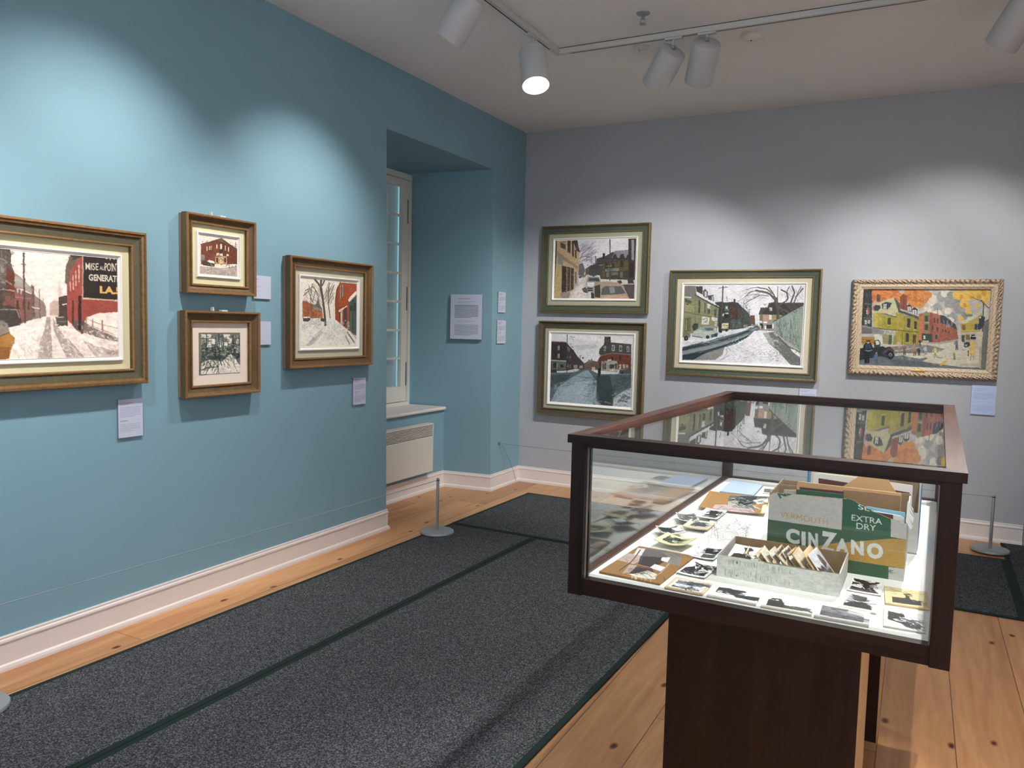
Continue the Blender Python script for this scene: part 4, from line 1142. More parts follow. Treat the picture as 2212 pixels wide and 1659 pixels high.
SRC_H = '''
p b9b5ae 200,150 1800,150 1800,1150 200,1150
c 9c9c9a 1150,300,60 1230,360,70 1330,420,60 1100,420,50 1250,520,60
c dcd2c0 1040,330,60 1210,450,40 1230,560,50 1090,500,60 1180,250,50 1000,440,40
c 8f9092 1240,280,40 1330,330,50 1380,500,40
c c87044 420,260,60 480,290,70 560,280,70 640,270,60 400,330,40
c dd7f40 520,260,50 600,300,60 450,250,40 690,300,50
c d5843e 820,270,80 900,290,80 960,300,60 850,350,70 920,370,50 1000,280,40
c c26a2c 800,300,30 870,330,30 930,340,26 860,260,24
s e79a55 7 110 40 24 400,240,1020,400
s a8552a 6 60 60 20 400,245,1000,400
c e8b84a 1310,280,50 1400,290,60 1480,270,60 1560,260,60 1620,280,50 1380,370,50 1420,400,34 1520,395,24 1600,340,40 1430,462,34 1350,530,28
c d99a34 1350,300,24 1460,300,24 1540,300,24 1390,390,24 1590,260,30
s f3cf6a 6 60 30 18 1280,245,1640,400
p 363d3a 300,230 408,230 408,620 300,620
s 6b7672 5 30 88 90 330,240,400,560
p c4605a 352,425 372,412 384,470 366,495 352,470
p e8ddd4 350,440 358,436 360,480 350,478
l 7c8a84 6 330,372 420,380
l 7c8a84 6 325,520 420,528
r c9c4bc 330,545,356,590 364,545,390,585
p 55453f 460,280 476,270 497,282 494,350 462,350
p c4c08f 412,472 440,375 640,303 690,440 665,478 600,478 520,462
p 4e5450 640,303 702,368 706,440 935,520 928,548 692,462 684,440
p 8f4a36 704,300 740,268 780,290 776,445 706,425
l 5f2f24 6 742,272 742,435
p 3e464c 428,405 445,385 492,388 500,420 470,448 432,446
p c3656a 412,400 428,392 430,440 414,438
p 3e464c 513,372 560,352 622,366 600,402 575,432 520,430
r d8d8d0 530,374,562,428
l 3e464c 4 546,374 546,428
l 3e464c 4 530,400 562,400
p 33393c 776,395 800,380 826,400 822,462 780,452
r d0ccc4 784,402,818,452
l 33393c 5 802,400 802,455
p 33393c 828,428 858,410 890,430 884,482 832,472
r d0ccc4 836,436,880,478
l 33393c 5 858,432 858,480
p b3a63a 420,480 520,464 524,640 425,612
p c0b44a 425,490 470,480 470,620 425,610
p a69a34 520,490 662,508 662,650 520,640
p b0a23a 660,462 925,545 900,815 655,808
p 9d9036 742,490 925,548 905,812 745,810
s d0c668 4 40 88 70 430,490,880,760
s 8a7e2a 4 40 88 70 520,520,890,780
l 5c6260 12 518,476 662,512
l 4c5054 10 690,455 800,490 930,540
l 77755a 5 690,470 925,552
r 3f463c 574,520,608,592
l d4cc8a 4 568,600 612,602
p 3a3a36 780,526 816,528 810,626 778,620
p 3a3a36 855,555 884,562 880,642 855,636
l d4cc8a 4 775,628 812,634
l d4cc8a 4 852,644 882,650
r 3c4038 765,682,797,776
l d4cc8a 5 760,782 802,786
p 5a3a2c 840,695 876,700 868,802 838,800
p 50594c 585,700 621,702 615,804 578,800
p 97913e 635,722 655,710 674,730 670,806 632,804
l 57573c 9 420,624 540,642 720,655 900,672
l 4a4a3c 5 728,655 726,810
p 8b8b8c 298,602 330,598 540,656 528,692 300,682
p 6f6e6c 300,612 410,640 408,690 300,690
p d6d4c8 428,692 505,698 524,720 522,800 440,790
p 9a9068 522,690 590,700 580,800 522,800
p a8604c 905,482 950,470 1020,462 1130,492 1300,622 1322,745 1100,782 905,778
p c4714a 905,500 955,490 952,765 903,760
p 3f464a 1128,490 1175,500 1290,592 1304,645 1130,570
s c9ccca 6 14 95 34 1145,520,1290,600
p 7f8152 955,470 980,450 1018,472 1004,680 958,680
r 4a4438 965,500,1000,560 965,590,1000,650
l d4cc9a 4 955,568 1008,572
l 8a8a58 8 950,478 980,452 1020,474
p 954f40 1020,470 1050,480 1050,780 1020,776
r 4a3a3c 1060,522,1076,572 1094,526,1109,576 1041,606,1056,652 1091,620,1104,662 1150,640,1160,670 1180,650,1190,680 1215,660,1223,690
s 6a3c34 4 24 90 40 1110,560,1310,740
p 3c4a44 933,686 1042,690 1042,778 933,780
r c3ccc4 950,705,972,745
r b9b48a 940,760,1010,780
p 8d7a5a 1068,694 1108,694 1106,752 1068,752
r 3a4a48 1075,700,1100,746
l 57413a 5 1100,430 1102,490
l 8d8a86 3 1215,480 1213,560
p c6c3a8 1340,575 1395,540 1612,408 1625,480 1530,505 1400,580
p b7ab62 1400,578 1530,505 1560,470 1605,520 1548,572
p 7b8074 1385,485 1470,480 1470,505 1390,512
p b89d38 1348,582 1548,572 1550,665 1345,682
r 8a5c4a 1358,592,1394,650
p 35424a 1492,588 1552,582 1550,648 1492,645
l d8d4b0 3 1520,585 1520,648
l c9c4a0 5 1345,655 1545,648
p b5a988 1348,684 1505,690 1505,805 1352,798
p 474c44 1355,702 1386,700 1384,800 1352,798
r 77683c 1398,700,1440,755
r d9d3bd 1445,700,1495,745
p cbc5ae 288,790 560,800 900,815 905,785 1100,782 1322,748 1400,795 1545,860 1600,1080 270,1080
p a8a596 900,785 1100,780 1320,748 1330,765 1100,800
p 7e8078 560,830 900,800 1010,810 1175,850 1100,885 900,895 700,895 640,900
p b3ae9a 640,865 900,830 900,838 660,880
p 6a7277 270,900 500,905 700,925 800,905 1000,945 940,980 1130,1010 1350,1040 1600,1045 1600,1090 270,1090
p 5b6369 600,960 940,985 1100,1010 1100,1040 640,1020
p d3cfba 700,900 780,890 880,915 1000,935 900,950 760,925
p 9a9884 1100,930 1170,938 1140,950 1090,945
p 98968a 1330,855 1420,858 1380,866
p 8f8d80 1300,950 1340,955 1320,962
p e0aa4c 1120,1005 1190,968 1212,975 1180,1005 1130,1030
c e0aa4c 1528,1005,18 1200,955,10
p b8b49c 1330,1010 1600,1000 1600,1030 1330,1030
p c6bba0 1520,700 1600,585 1625,560 1600,1080 1530,1040 1545,860 1520,800
p 6f7068 1590,560 1660,520 1660,1090 1556,1085 1562,860
l 8a8b80 6 1550,830 1545,1040
l 3a3f44 9 1575,660 1585,360
l 57463a 9 1560,335 1600,380 1640,420
l 57463a 5 1460,300 1560,345
p 343c48 1535,505 1565,500 1600,510 1590,600 1560,640 1540,640
r d8d4c8 1540,506,1558,530
p 293337 270,840 420,835 520,820 560,835 600,828 640,860 642,930 560,945 500,925 270,970
p 3e4448 430,760 480,750 500,790 495,830 430,830
p e6e0cc 445,765 478,762 490,800 450,805
p b5863f 300,720 436,724 432,806 298,802
l 7a5628 4 300,750 434,756
l 7a5628 4 300,776 434,780
p 5a4250 520,900 545,860 590,838 630,850 645,890 620,880 580,872 545,900
c 23262c 600,910,46
c 8a7d88 602,912,20
c 23262c 602,912,9
p 23262e 318,812 350,780 392,780 414,815 420,865 382,880 380,1000 330,1000
p 2f4560 335,800 366,792 400,802 405,850 340,850
l e0e0dc 6 336,862 372,872 410,860
c c39a80 368,778,17
p 23262c 346,760 392,758 390,772 350,772
f 5f6ea5 456,1002,120
f c9a6a8 692,868,115
f 8a5e4e 750,912,108
f b5805a 858,918,125
f 2a3345 905,918,95
f a9bccb 973,908,100
f c9cf7a 1077,940,125
f 7d9440 1278,962,84
f 6d6d86 1302,858,115
f 2c302e 916,812,70
p deb45c 1435,905 1440,800 1455,768 1485,768 1498,800 1500,905
l b58a6a 10 1455,905 1448,965
l b58a6a 10 1480,905 1478,960
p 20242c 1445,735 1455,700 1490,698 1508,735 1500,748 1455,748
r e8e4dc 1455,715,1500,722
l 5a4436 12 1425,870 1422,920
c 2c3034 1402,808,26
c c9c9c4 1402,808,15
p 3a4046 1380,790 1410,775 1440,780 1445,810 1425,830
k b9b09a .3 16 650,800,1500,1000
k 8f8428 .25 14 430,480,900,790
k 7e4236 .3 10 1030,520,1310,760
k b2662e .35 12 400,240,1020,320
k 4f565c .3 14 290,880,900,1010
k 17191c .3 9 325,240,405,600
'''
def ornprof(): return [(0, 0), (0, .030), (.004, .040), (.009, .046), (.016, .052), (.023, .050), (.030, .042), (.035, .036), (.042, .033), (.049, .035), (.055, .038), (.059, .036), (.063, .031), (.070, .029), (.077, .026), (.077, .012)]
def orndisp(i, s, L):
    amp = {2: .3, 3: .8, 4: 1, 5: 1, 6: .8, 7: .3}.get(i, 0)
    t = (s-L/2)/.033; a = abs(math.sin(PI*t))*(.7+.3*math.sin(t*1.9+i)); b = math.sin(PI*t*2+i*1.3)
    n = math.sin(s*211+i*2.7)*math.sin(s*97+i)
    n2 = math.sin(s*530+i*4.1)*math.sin(s*313+i*2.2)
    d = amp*(.0030*(a-.5)+.0018*b+.0022*n+.0014*n2)+.0009*n*(1 if 0 < i < 14 else 0)
    return d, min(1, max(0, .42+120*d+.15*n2 if amp else .60+.3*n))
uc, zc, w_, h_ = (2.938+3.949)/2, (1.208+1.955)/2, 3.949-2.938, 1.955-1.208
root = empty('landscape_painting', (uc, -.004, zc))
mb = MB(); att = frame_rings(mb, w_, h_, ornprof(), 'ornate', 0, .0022, orndisp)
o = mb.build('frame', root, smooth=False, attr=att); o.data.polygons.foreach_set('use_smooth', [True]*len(o.data.polygons))
mb = MB(); mb.box(-w_/2+.004, w_/2-.004, -.010, 0, -h_/2+.004, h_/2-.004, M['corr']); mb.build('backing', root)
mb = MB(); mb.bbox(-.062, .035, -.041, -.0355, -h_/2+.044, -h_/2+.056, M['brass'], .001); mb.build('nameplate', root)
cw, ch = w_-2*.077+.006, h_-2*.077+.006
cv = Canvas((uc-cw/2, -.018, zc+ch/2), (cw, 0, 0), (0, 0, -ch), 560, 'b9b5ae', Z6_, 12); cv.setscale((1000, 650)); cv.draw(SRC_H); cv.finish(.8, .06, .95, sat=.85)
cv.mesh('canvas', root, M['oil'], (cw, 0, 0), (0, 0, -ch), (-cw/2, -.014, ch/2))
tag(root, 'colourful autumn street painting with yellow house in an ornate cream carved frame', 'painting')

# ------------------------------------------------------------------ wall labels
def text_card(name, loc, rz, w, h, label, cat, blocks, seed, thick=.010, group=None, ppm=900, face='c9cfe2', ink='8e97b4'):
    """blocks: (y0, y1, x0, x1, rows) in fractions of the card, rows of illegible print"""
    root = empty(name, loc, rz)
    mb = MB(); mb.box(-w/2, w/2, -thick, 0, -h/2, h/2, M['board']); bb_ = mb.build('backing_board', root)
    cv = Canvas((0, 0, 0), (w, 0, 0), (0, 0, -h), ppm, face, seed=seed); cv.uvmode = True; r = cv.r
    for (y0, y1, x0, x1, n, dk) in blocks:
        c = cv.col(ink)*dk+cv.col(face)*(1-dk)
        for i in range(n):
            y = y0+(y1-y0)*(i+.5)/n; x = x0; xe = x1 if i < n-1 else x0+(x1-x0)*.7
            while x < xe:
                l = r.uniform(2.5, 9); x2 = min(x+l, xe)
                cv.line(cv.map([(x, y), (x2, y)]), max(.8, (y1-y0)/n*.42*cv.H/100), c); x = x2+1.3
    cv.mesh('printed_sheet', bb_, M['boardface'], (w, 0, 0), (0, 0, -h), (-w/2, -thick-.0006, h/2))
    return tag(root, label, cat, group)
LB = [(8, 16, 8, 60, 2, .6), (20, 48, 8, 90, 7, .55), (54, 60, 8, 50, 1, .9), (64, 86, 8, 88, 5, .5)]
LB2 = [(14, 20, 8, 40, 1, .8), (26, 30, 8, 34, 1, .6), (45, 52, 8, 44, 2, .7), (66, 72, 8, 40, 1, .6)]
LB3 = [(6, 18, 8, 60, 2, .8), (24, 44, 8, 92, 6, .8), (50, 60, 8, 50, 2, .7), (66, 90, 8, 92, 6, .7)]
text_card('wall_label', (.001, -4.245, 1.039), PI/2, .134, .188, 'white text label below the large snowy street painting at far left', 'label', LB, 21)
text_card('wall_label', (.001, -3.378, 1.721), PI/2, .135, .133, 'small white label half hidden behind the upper small brown frame', 'label', LB2, 22)
text_card('wall_label', (.001, -3.378, 1.455), PI/2, .135, .137, 'small white label half hidden behind the lower small brown frame', 'label', LB2, 23)
text_card('wall_label', (.001, -2.480, 1.054), PI/2, .137, .187, 'narrow white text label under the sidewalk painting beside the niche', 'label', LB3, 24)
text_card('wall_label', (.001, -.437, 1.735), PI/2, .140, .187, 'upper of two white labels on the blue strip between niche and corner', 'label', LB3, 25)
text_card('wall_label', (.001, -.434, 1.463), PI/2, .165, .213, 'lower of two white labels on the blue strip between niche and corner', 'label', LB3, 26)
text_card('wall_label', (2.645, -.001, .985), 0, .132, .170, 'white label under the wide snowy road painting, mostly hidden by the case', 'label', LB3, 27)
text_card('wall_label', (3.8735, -.001, 1.060), 0, .158, .218, 'pale blue label under the ornate framed autumn painting', 'label', [(8, 22, 8, 60, 2, .35), (26, 48, 8, 94, 7, .6), (55, 62, 6, 30, 2, .4), (68, 90, 8, 94, 7, .5)], 28, face='bccbec', ink='93a5cc')
ang = math.atan2(.045, .475)
rvd = Vector((.475, .057)).normalized(); rc = Vector((-.2405, -.6325))
text_card('text_panel', (rc.x, rc.y-.0005, 1.594), math.atan2(rvd.y, rvd.x), .314, .405, 'white exhibition text panel mounted on the side wall of the window niche', 'text panel',
    [(8.5, 11, 26, 76, 1, 1.0), (15, 20, 22, 78, 2, .35), (23, 53, 14, 88, 11, 1.25), (58, 64, 20, 84, 2, .35), (67, 92, 14, 88, 9, .85)], 29, thick=.022, face='c5cce2', ink='76809c', ppm=700)

# ------------------------------------------------------------------ display case
CO = np.array([2.6717, -4.9981]); CTH = -.02097; CW, CD, ZT = .8505, 1.6299, 1.2806
def cw_(a, b, z=0): c, s = math.cos(CTH), math.sin(CTH); return (CO[0]+c*a-s*b, CO[1]+s*a+c*b, z)
def cdir(a, b, z=0): c, s = math.cos(CTH), math.sin(CTH); return np.array([c*a-s*b, s*a+c*b, z])
ZD = .915
case = empty('display_case', (CO[0], CO[1], 0), CTH)
tag(case, 'dark walnut and glass display case on walnut pedestals, full of old photographs and boxes', 'display case')
def part(fn, name, *a, **k):
    mb = MB(); fn(mb); return mb.build(name, case, *a, **k)
Wz, Wx, Wy = M['wood'], M['woodx'], M['woody']
RW = .040   # top rail width
def mitre(mb, p, q, ip, iq, z0, z1, m): mb.hexa([(*p, z0), (*q, z0), (*iq, z0), (*ip, z0), (*p, z1), (*q, z1), (*iq, z1), (*ip, z1)], m)
c4 = [(0, 0), (CW, 0), (CW, CD), (0, CD)]; i4 = [(.039, .042), (CW-.037, .042), (CW-.037, CD-.034), (.039, CD-.034)]
for nm, k, mm in (('top_rail', 0, Wx), ('top_rail', 1, Wy), ('top_rail', 2, Wx), ('top_rail', 3, Wy)):
    k2 = (k+1) % 4; part(lambda mb: mitre(mb, c4[k], c4[k2], i4[k], i4[k2], ZT-.0205, ZT, mm), nm)
BA, BB, FA, FB = .006, .843, .012, CD-.012
for a0, a1, b0, b1 in ((BA, BA+.038, FA, FA+.038), (BB-.038, BB, FA, FA+.038), (BA, BA+.038, FB-.038, FB), (BB-.038, BB, FB-.038, FB)):
    part(lambda mb: mb.bbox(a0, a1, b0, b1, .878, ZT-.0205, Wz, .0015), 'corner_post')
for a0, a1, b0, b1, mm in ((BA+.038, BB-.038, FA+.004, FA+.030, Wx), (BA+.038, BB-.038, FB-.030, FB-.004, Wx), (BA+.004, BA+.030, FA+.038, FB-.038, Wy), (BB-.030, BB-.004, FA+.038, FB-.038, Wy)):
    part(lambda mb: mb.box(a0, a1, b0, b1, .880, .921, mm), 'bottom_rail')
    part(lambda mb: mb.box(a0, a1, b0, b1, ZT-.031, ZT-.0205, mm), 'upper_rail')
part(lambda mb: (mb.box(BA+.030, BB-.030, FA+.030, FB-.030, .895, ZD, M['deck'])), 'white_deck')
G = M['glass']
def sag(mb):   # large horizontal sheet, bowed a few millimetres under its own weight
    n = 40; y0, y1 = .030, CD-.028; v = []
    for zt in (ZT-.005, ZT-.009):
        for i in range(n+1):
            t = i/n; z = zt-.015*(y1-y0)*(t-t*t/2)
            v += [(.030, y0+(y1-y0)*t, z), (CW-.030, y0+(y1-y0)*t, z)]
    k = 2*(n+1); f = []
    for i in range(n): q = 2*i; f += [(q, q+1, q+3, q+2), (k+q, k+q+2, k+q+3, k+q+1), (q, q+2, k+q+2, k+q), (q+1, k+q+1, k+q+3, q+3)]
    f += [(0, k, k+1, 1), (2*n, 2*n+1, k+2*n+1, k+2*n)]; mb.add(v, f, G)
part(sag, 'top_glass', smooth=True)
part(lambda mb: mb.box(BA+.036, BB-.036, FA+.014, FA+.018, .919, ZT-.029, G), 'glass_pane')
part(lambda mb: mb.box(BA+.036, BB-.036, FB-.018, FB-.014, .919, ZT-.029, G), 'glass_pane')
part(lambda mb: mb.box(BA+.014, BA+.018, FA+.036, FB-.036, .919, ZT-.029, G), 'glass_pane')
part(lambda mb: mb.box(BB-.018, BB-.014, FA+.036, FB-.036, .919, ZT-.029, G), 'glass_pane')
for a in (BA+.038, BB-.0405): part(lambda mb: (mb.box(a, a+.0025, FA+.011, FA+.021, .921, ZT-.031, M['metalstrip']), mb.box(a, a+.005, FA+.024, FA+.034, .921, ZT-.031, Wz)), 'glass_stop')
def ped(b0, b1):
    o = MB(); o.box(.178, .664, b0, b0+.020, .001, .878, Wz); o.box(.178, .664, b1-.02, b1, .001, .878, Wz); o.box(.178, .198, b0+.02, b1-.02, .001, .878, M['raw']); o.box(.664, .667, b0, b1, .001, .878, M['raw']); return o.build('pedestal', case)
ped(.314, .60); ped(1.42, 1.585)

# ------------------------------------------------------------------ things inside the case
def dpt(px, z):
    d = rays([px])[0]; t = (z-CAM[2])/d[2]; return CAM+d*t
def cloc(P):
    a, b = P[0]-CO[0], P[1]-CO[1]; c, s = math.cos(CTH), math.sin(CTH); return np.array([c*a+s*b, -s*a+c*b])
def photo(name, quad, z, label, src, bg='e9e7e4', thick=.0012, curl=None, ppm=1000, zoom=None, at=None, side='d8ccb4', cat='photograph', group='photographs in the case', border=None, warp=1.0, sat=1, tilt=0, grain=.08):
    q = np.array([cloc(dpt(p, z)) for p in quad])     # TL TR BR BL in case coordinates
    c = q.mean(0); u = (q[1]-q[0]+q[2]-q[3])/2; v = (q[3]-q[0]+q[2]-q[1])/2
    v = v-u*(u@v)/(u@u)*.85
    P0 = c-u/2-v/2
    cv = Canvas(cw_(P0[0], P0[1], z), cdir(*u), cdir(*v), ppm, bg, zoom or (0, 0, 1), seed=abs(hash(label)) % 999 if False else int(c[0]*1e4) % 997)
    cv.uvmode = zoom is None; cv.sa = .85
    if zoom is not None: cv.setscale(at)
    cv.draw(src); cv.a = np.clip((cv.a-.5)*1.12+.48, 0, 1); cv.finish(warp*.5, grain*.4, stroke=.02, sat=sat, blur=False)
    if border:
        cv2 = cv; cv2.uvmode = True; bw, bc = border; k = cv.col(bc)
        for r_ in ((0, 0, 100, bw[1]), (0, 100-bw[3], 100, 100), (0, 0, bw[0], 100), (100-bw[2], 0, 100, 100)):
            cv2.fill(cv2.map([(r_[0], r_[1]), (r_[2], r_[1]), (r_[2], r_[3]), (r_[0], r_[3])]), k)
    hf = None
    if curl: hf = lambda s, t: curl[0]*(2*s-1)**2+curl[1]*(2*t-1)**2+curl[2]*s*t+tilt*(1-t)
    o = cv.mesh(name, None, M['paper'], (u[0], u[1], 0), (v[0], v[1], 0), (-u[0]/2-v[0]/2, -u[1]/2-v[1]/2, 0), thick=thick, height=hf, loc=cw_(c[0], c[1], z), rz=CTH, side=side)
    return tag(o, label, cat, group)
Zc1 = (1260, 1010, 5.1833)
B1 = ((7, 9, 7, 9), 'f0eeeb')
z0 = ZD+.0035
photo('collage_board', [(1377.7,1178.2),(1495,1200),(1431.7,1261),(1297.6,1234.8)], ZD+.006, 'brown card mounted collage of street photographs at the near left corner of the case', '''
p 9c7750 0,700 1500,700 1500,1500 0,1500
p bfa9a4 500,960 640,975 655,1035 560,1080 380,1035
p d9cfd0 612,900 700,912 690,1000 560,975
p 77706f 700,905 930,935 960,1010 880,1040 640,1000
p 8a8684 870,940 1120,975 1080,1100 920,1070 980,1010
p 4a4548 640,990 950,1010 880,1070 780,1120 610,1080
p e4dfe4 880,1005 980,1005 940,1060 870,1040
p dcd6e6 800,1080 920,1115 860,1160 740,1120
p b3a39c 510,1085 600,1095 540,1175 430,1185
p 57494a 590,1110 770,1130 790,1180 720,1235 500,1190
p d8d0c8 720,1150 820,1190 800,1250 640,1235 480,1190 600,1180
l 3c3436 7 600,1100 760,1125
s 3c3436 4 40 10 60 470,1110,720,1190
s d9d0cc 3 40 75 30 520,1180,780,1240
l 3a3436 6 640,920 590,990 530,1060 400,1150
s 5a5456 3 50 20 60 600,930,1050,1000
s 8d807c 3 30 15 40 420,980,640,1060
l a9a09c 8 960,1075 860,1180 800,1220
l 5d4c3c 4 860,1215 900,1225 905,1255
l 6a5038 3 1000,960 1190,1000
s 6a5a50 3 20 15 40 960,960,1180,1010
''', bg='9c7750', thick=.005, zoom=Zc1, at=(700, 1080), side='7d5c3a', cat='collage', group=None, ppm=1000)
photo('photograph', [(1494,1206.8),(1547.5,1219),(1534,1251.5),(1465,1239.6)], z0, 'upright tree photograph leaning against the left end of the long white box', '''
r f0eff0 5,5,95,95
p 3a383c 8,60 30,40 45,62 50,80 80,70 90,60 92,92 8,92
l 3a383c 9 20,18 50,30 90,44
l 3a383c 8 50,30 52,70
s 2f2d31 3 40 20 16 30,20,92,50
s 6a686c 3 30 10 14 10,60,90,90
s d8d8dc 3 16 20 14 10,66,60,90
k 2a2a2e .5 7 26,20,92,60
k 3a3a3e .5 5 8,60,92,93
''', curl=(.002, .001, 0), group=None)
photo('photograph', [(1458.7,1246),(1540,1260.8),(1516.6,1284),(1436,1268.5)], ZD+.0045, 'cream mounted photograph of a pale hilltop tree, leftmost in the front row', '''
r f3f3f5 8,12,92,88
p 8f9096 15,30 50,20 85,25 86,45 60,55 30,50 14,52
p 6d6f75 13,70 50,80 86,72 86,84 13,84
s 5f6168 4 40 5 26 16,20,84,36
s 50525a 3 30 85 16 44,22,62,74
s c9cbd2 4 30 10 20 16,50,84,72
k 5a5c64 .35 8 14,18,86,50
k 3c3e44 .45 6 44,30,66,70
k 4a4c52 .5 5 14,66,86,84
''', bg='dcc4a4', thick=.0035, side='c6a684', group=None)
photo('photograph', [(1543.6,1262.7),(1646,1281),(1633.3,1305),(1527,1286)], ZD+.0045, 'thick photo card with dark shoreline trees, second in the front row', '''
r e9eaee 10,12,90,86
p 44464b 12,14 40,12 52,48 70,55 88,45 88,78 60,72 48,62 12,60
r f2f3f6 14,36,44,44 14,50,48,56
s 33353a 4 50 0 16 12,16,50,40
s 33353a 4 40 0 16 52,50,88,74
p dcdde2 12,64 56,70 88,82 12,84
k 2c2e32 .5 6 12,14,50,60
k 2c2e32 .5 5 50,46,88,78
k 7a7c82 .3 6 12,60,88,84
''', bg='e6e3e0', thick=.0045, side='c8ae94', group=None)
photo('photograph', [(1655.6,1285),(1761.5,1302.8),(1751.7,1327),(1641.6,1308.4)], ZD+.0045, 'thick photo card with a dark house above a pale valley, third in the front row', '''
r e6e2da 9,10,91,88
p 34363a 10,40 16,18 34,14 40,40 44,60 56,66 70,80 88,86 10,86
r dcdcda 14,30,22,36 24,26,30,34
p 9a9c98 48,62 70,66 90,50 90,70 60,76
p 5a5c5c 72,70 90,66 90,84 74,82
s 45474a 3 30 10 14 50,60,90,82
k 24262a .5 6 10,34,44,84
k 6a6c6a .4 5 46,58,90,84
''', bg='e8e6e0', thick=.0045, side='bda58a', group=None)
photo('photograph', [(1767.7,1303.3),(1881.5,1322.4),(1875.9,1350.4),(1757.3,1329)], ZD+.0055, 'worn thick photo card of a wide dark field, rightmost of the front row', '''
r d9dade 9,9,91,88
p 7a7c82 10,10 40,12 60,30 90,50 90,60 40,54 10,50
p 55585e 10,50 40,56 90,62 90,88 10,86
s 8f9196 4 40 6 22 12,14,60,46
p c3c5ca 52,20 90,26 90,46 60,36
s 6a6c72 3 40 2 24 12,56,90,84
k 5e6066 .45 8 10,12,60,50
k 44474c .45 5 10,54,90,87
''', bg='e2dfda', thick=.006, side='b8ab98', group=None)
photo('photograph', [(1840,1246.4),(1911.5,1259.3),(1901.7,1287),(1828,1275.3)], z0, 'glossy print of a dark leaning trunk, just right of the long box', '''
r eeeef2 6,6,94,94
p 2f3036 8,8 40,10 60,20 90,12 70,40 74,60 50,60 40,34 14,26
p 4a4b52 8,80 50,70 92,84 92,92 8,92
p 34353a 10,64 40,70 60,82 10,78
s 26272c 4 30 60 20 40,30,70,74
s d4d4da 4 16 -40 20 60,40,92,60
k 1e1e24 .5 7 10,10,88,56
k 3a3a42 .4 5 8,70,92,92
''', curl=(.001, .001, 0), thick=.0015, group=None)
photo('photograph', [(1826,1276),(1902.5,1289.3),(1893.3,1324.3),(1810.6,1308.4)], ZD+.0045, 'photograph of a dark block over sloping ground, below the leaning trunk print', '''
r d9d9dd 8,8,92,92
p 5f6066 22,14 66,20 64,50 24,44
p 45464c 12,74 40,56 60,54 80,66 88,90 12,90
p f0f0f4 66,16 90,18 88,44 70,46
s 35363b 4 40 6 18 24,20,70,90
s b9b9bf 3 20 80 14 12,16,26,54
k 3c3d44 .4 6 20,16,68,50
k 2c2d33 .5 5 12,56,88,90
''', bg='e4e0da', thick=.0035, side='a99b88', group=None)
photo('photograph', [(1915,1267.4),(2005.4,1279.5),(2002.6,1316),(1906.7,1300.5)], ZD+.0045, 'yellowed photo stack showing a sunken shoreline at the right edge of the case', '''
r dccaa2 2,2,98,98
p 45484a 18,60 60,56 66,70 84,62 84,90 18,92
p 3b3d40 44,30 64,26 66,40 58,44 60,60 50,58 50,42
l 6a6658 3 14,14 40,22 60,26
s 34373a 3 26 2 16 20,62,82,88
k 2e3133 .5 5 18,62,84,90
k bda97e .3 9 2,2,98,50
''', bg='dccaa2', thick=.005, side='b89a68', group=None, curl=(.0015, 0, .001))
photo('photograph', [(1911.5,1314.5),(1999.8,1328.5),(1994.2,1365),(1904.5,1350)], ZD+.0045, 'upright snapshot of dark tree and fence at the near right corner of the case', '''
r e3e4e6 8,6,92,92
p 3c3e44 12,12 52,18 54,34 40,36 44,52 24,52 30,62 52,64 70,78 90,70 90,90 60,90 44,74 12,62
s 2e3036 4 40 10 14 40,40,90,90
p f4f4f6 44,52 54,50 56,60 46,62
s d8d8dc 3 20 0 14 50,14,88,40
k 24262b .5 6 12,12,54,60
k 34363c .5 5 50,56,92,90
''', bg='d9d6d0', thick=.004, side='a8a296', group=None)
photo('photograph', [(1516.6,1177.9),(1563,1183.6),(1549.4,1214.5),(1491.5,1201)], ZD+.004, 'photograph of palm like foliage half tucked behind the long box', '''
r efeff1 6,6,94,94
p 3a3b3f 30,30 50,12 60,40 90,30 88,60 60,54 40,56
p 55565b 40,66 90,60 92,92 44,92
s 2c2d31 4 50 -30 20 24,16,90,60
s 7d7e84 3 30 20 14 10,60,90,92
k 26272b .5 6 24,12,90,62
k 3a3b40 .45 5 40,64,92,92
''', curl=(.003, .001, 0), group=None)
photo('sketch_pad', [(1566.8,1109),(1657,1118.6),(1575,1187),(1478,1178)], ZD+.006, 'open sketch pad with a faint blue line drawing lying in the middle of the case', '''
r f1efe9 0,0,100,100
s 6a7090 1.0 50 20 16 8,18,96,60
s 8388a4 1.0 70 -30 14 8,20,96,84
s 7a7e8c .8 26 80 14 10,20,96,70
s a0a6c8 .9 34 5 18 20,50,90,90
s 9a9da8 .8 20 0 80 4,18,30,92
l 4a4e60 1.5 60,14 66,20 60,26
l 4a4e60 1.5 60,30 70,26 76,34
''', bg='f1efe9', thick=.006, side='d9cdb2', cat='sketch pad', group=None, ppm=700, warp=.4, grain=.02)
photo('photograph', [(1518.5,1098.4),(1566.8,1106.5),(1553.3,1123.8),(1508.9,1118)], ZD+.010, 'bright snapshot of a dark tree by the top left corner of the sketch pad', '''
r f1f1f4 5,5,95,95
p 33343a 30,20 52,10 76,18 70,50 90,70 84,92 60,80 44,70 24,72 40,50
s 2a2b30 4 40 20 16 24,14,90,60
s 8a8b92 3 30 0 18 8,60,92,92
k 26272c .55 7 22,12,88,88
''', curl=(.002, .002, 0), group=None, tilt=.002)
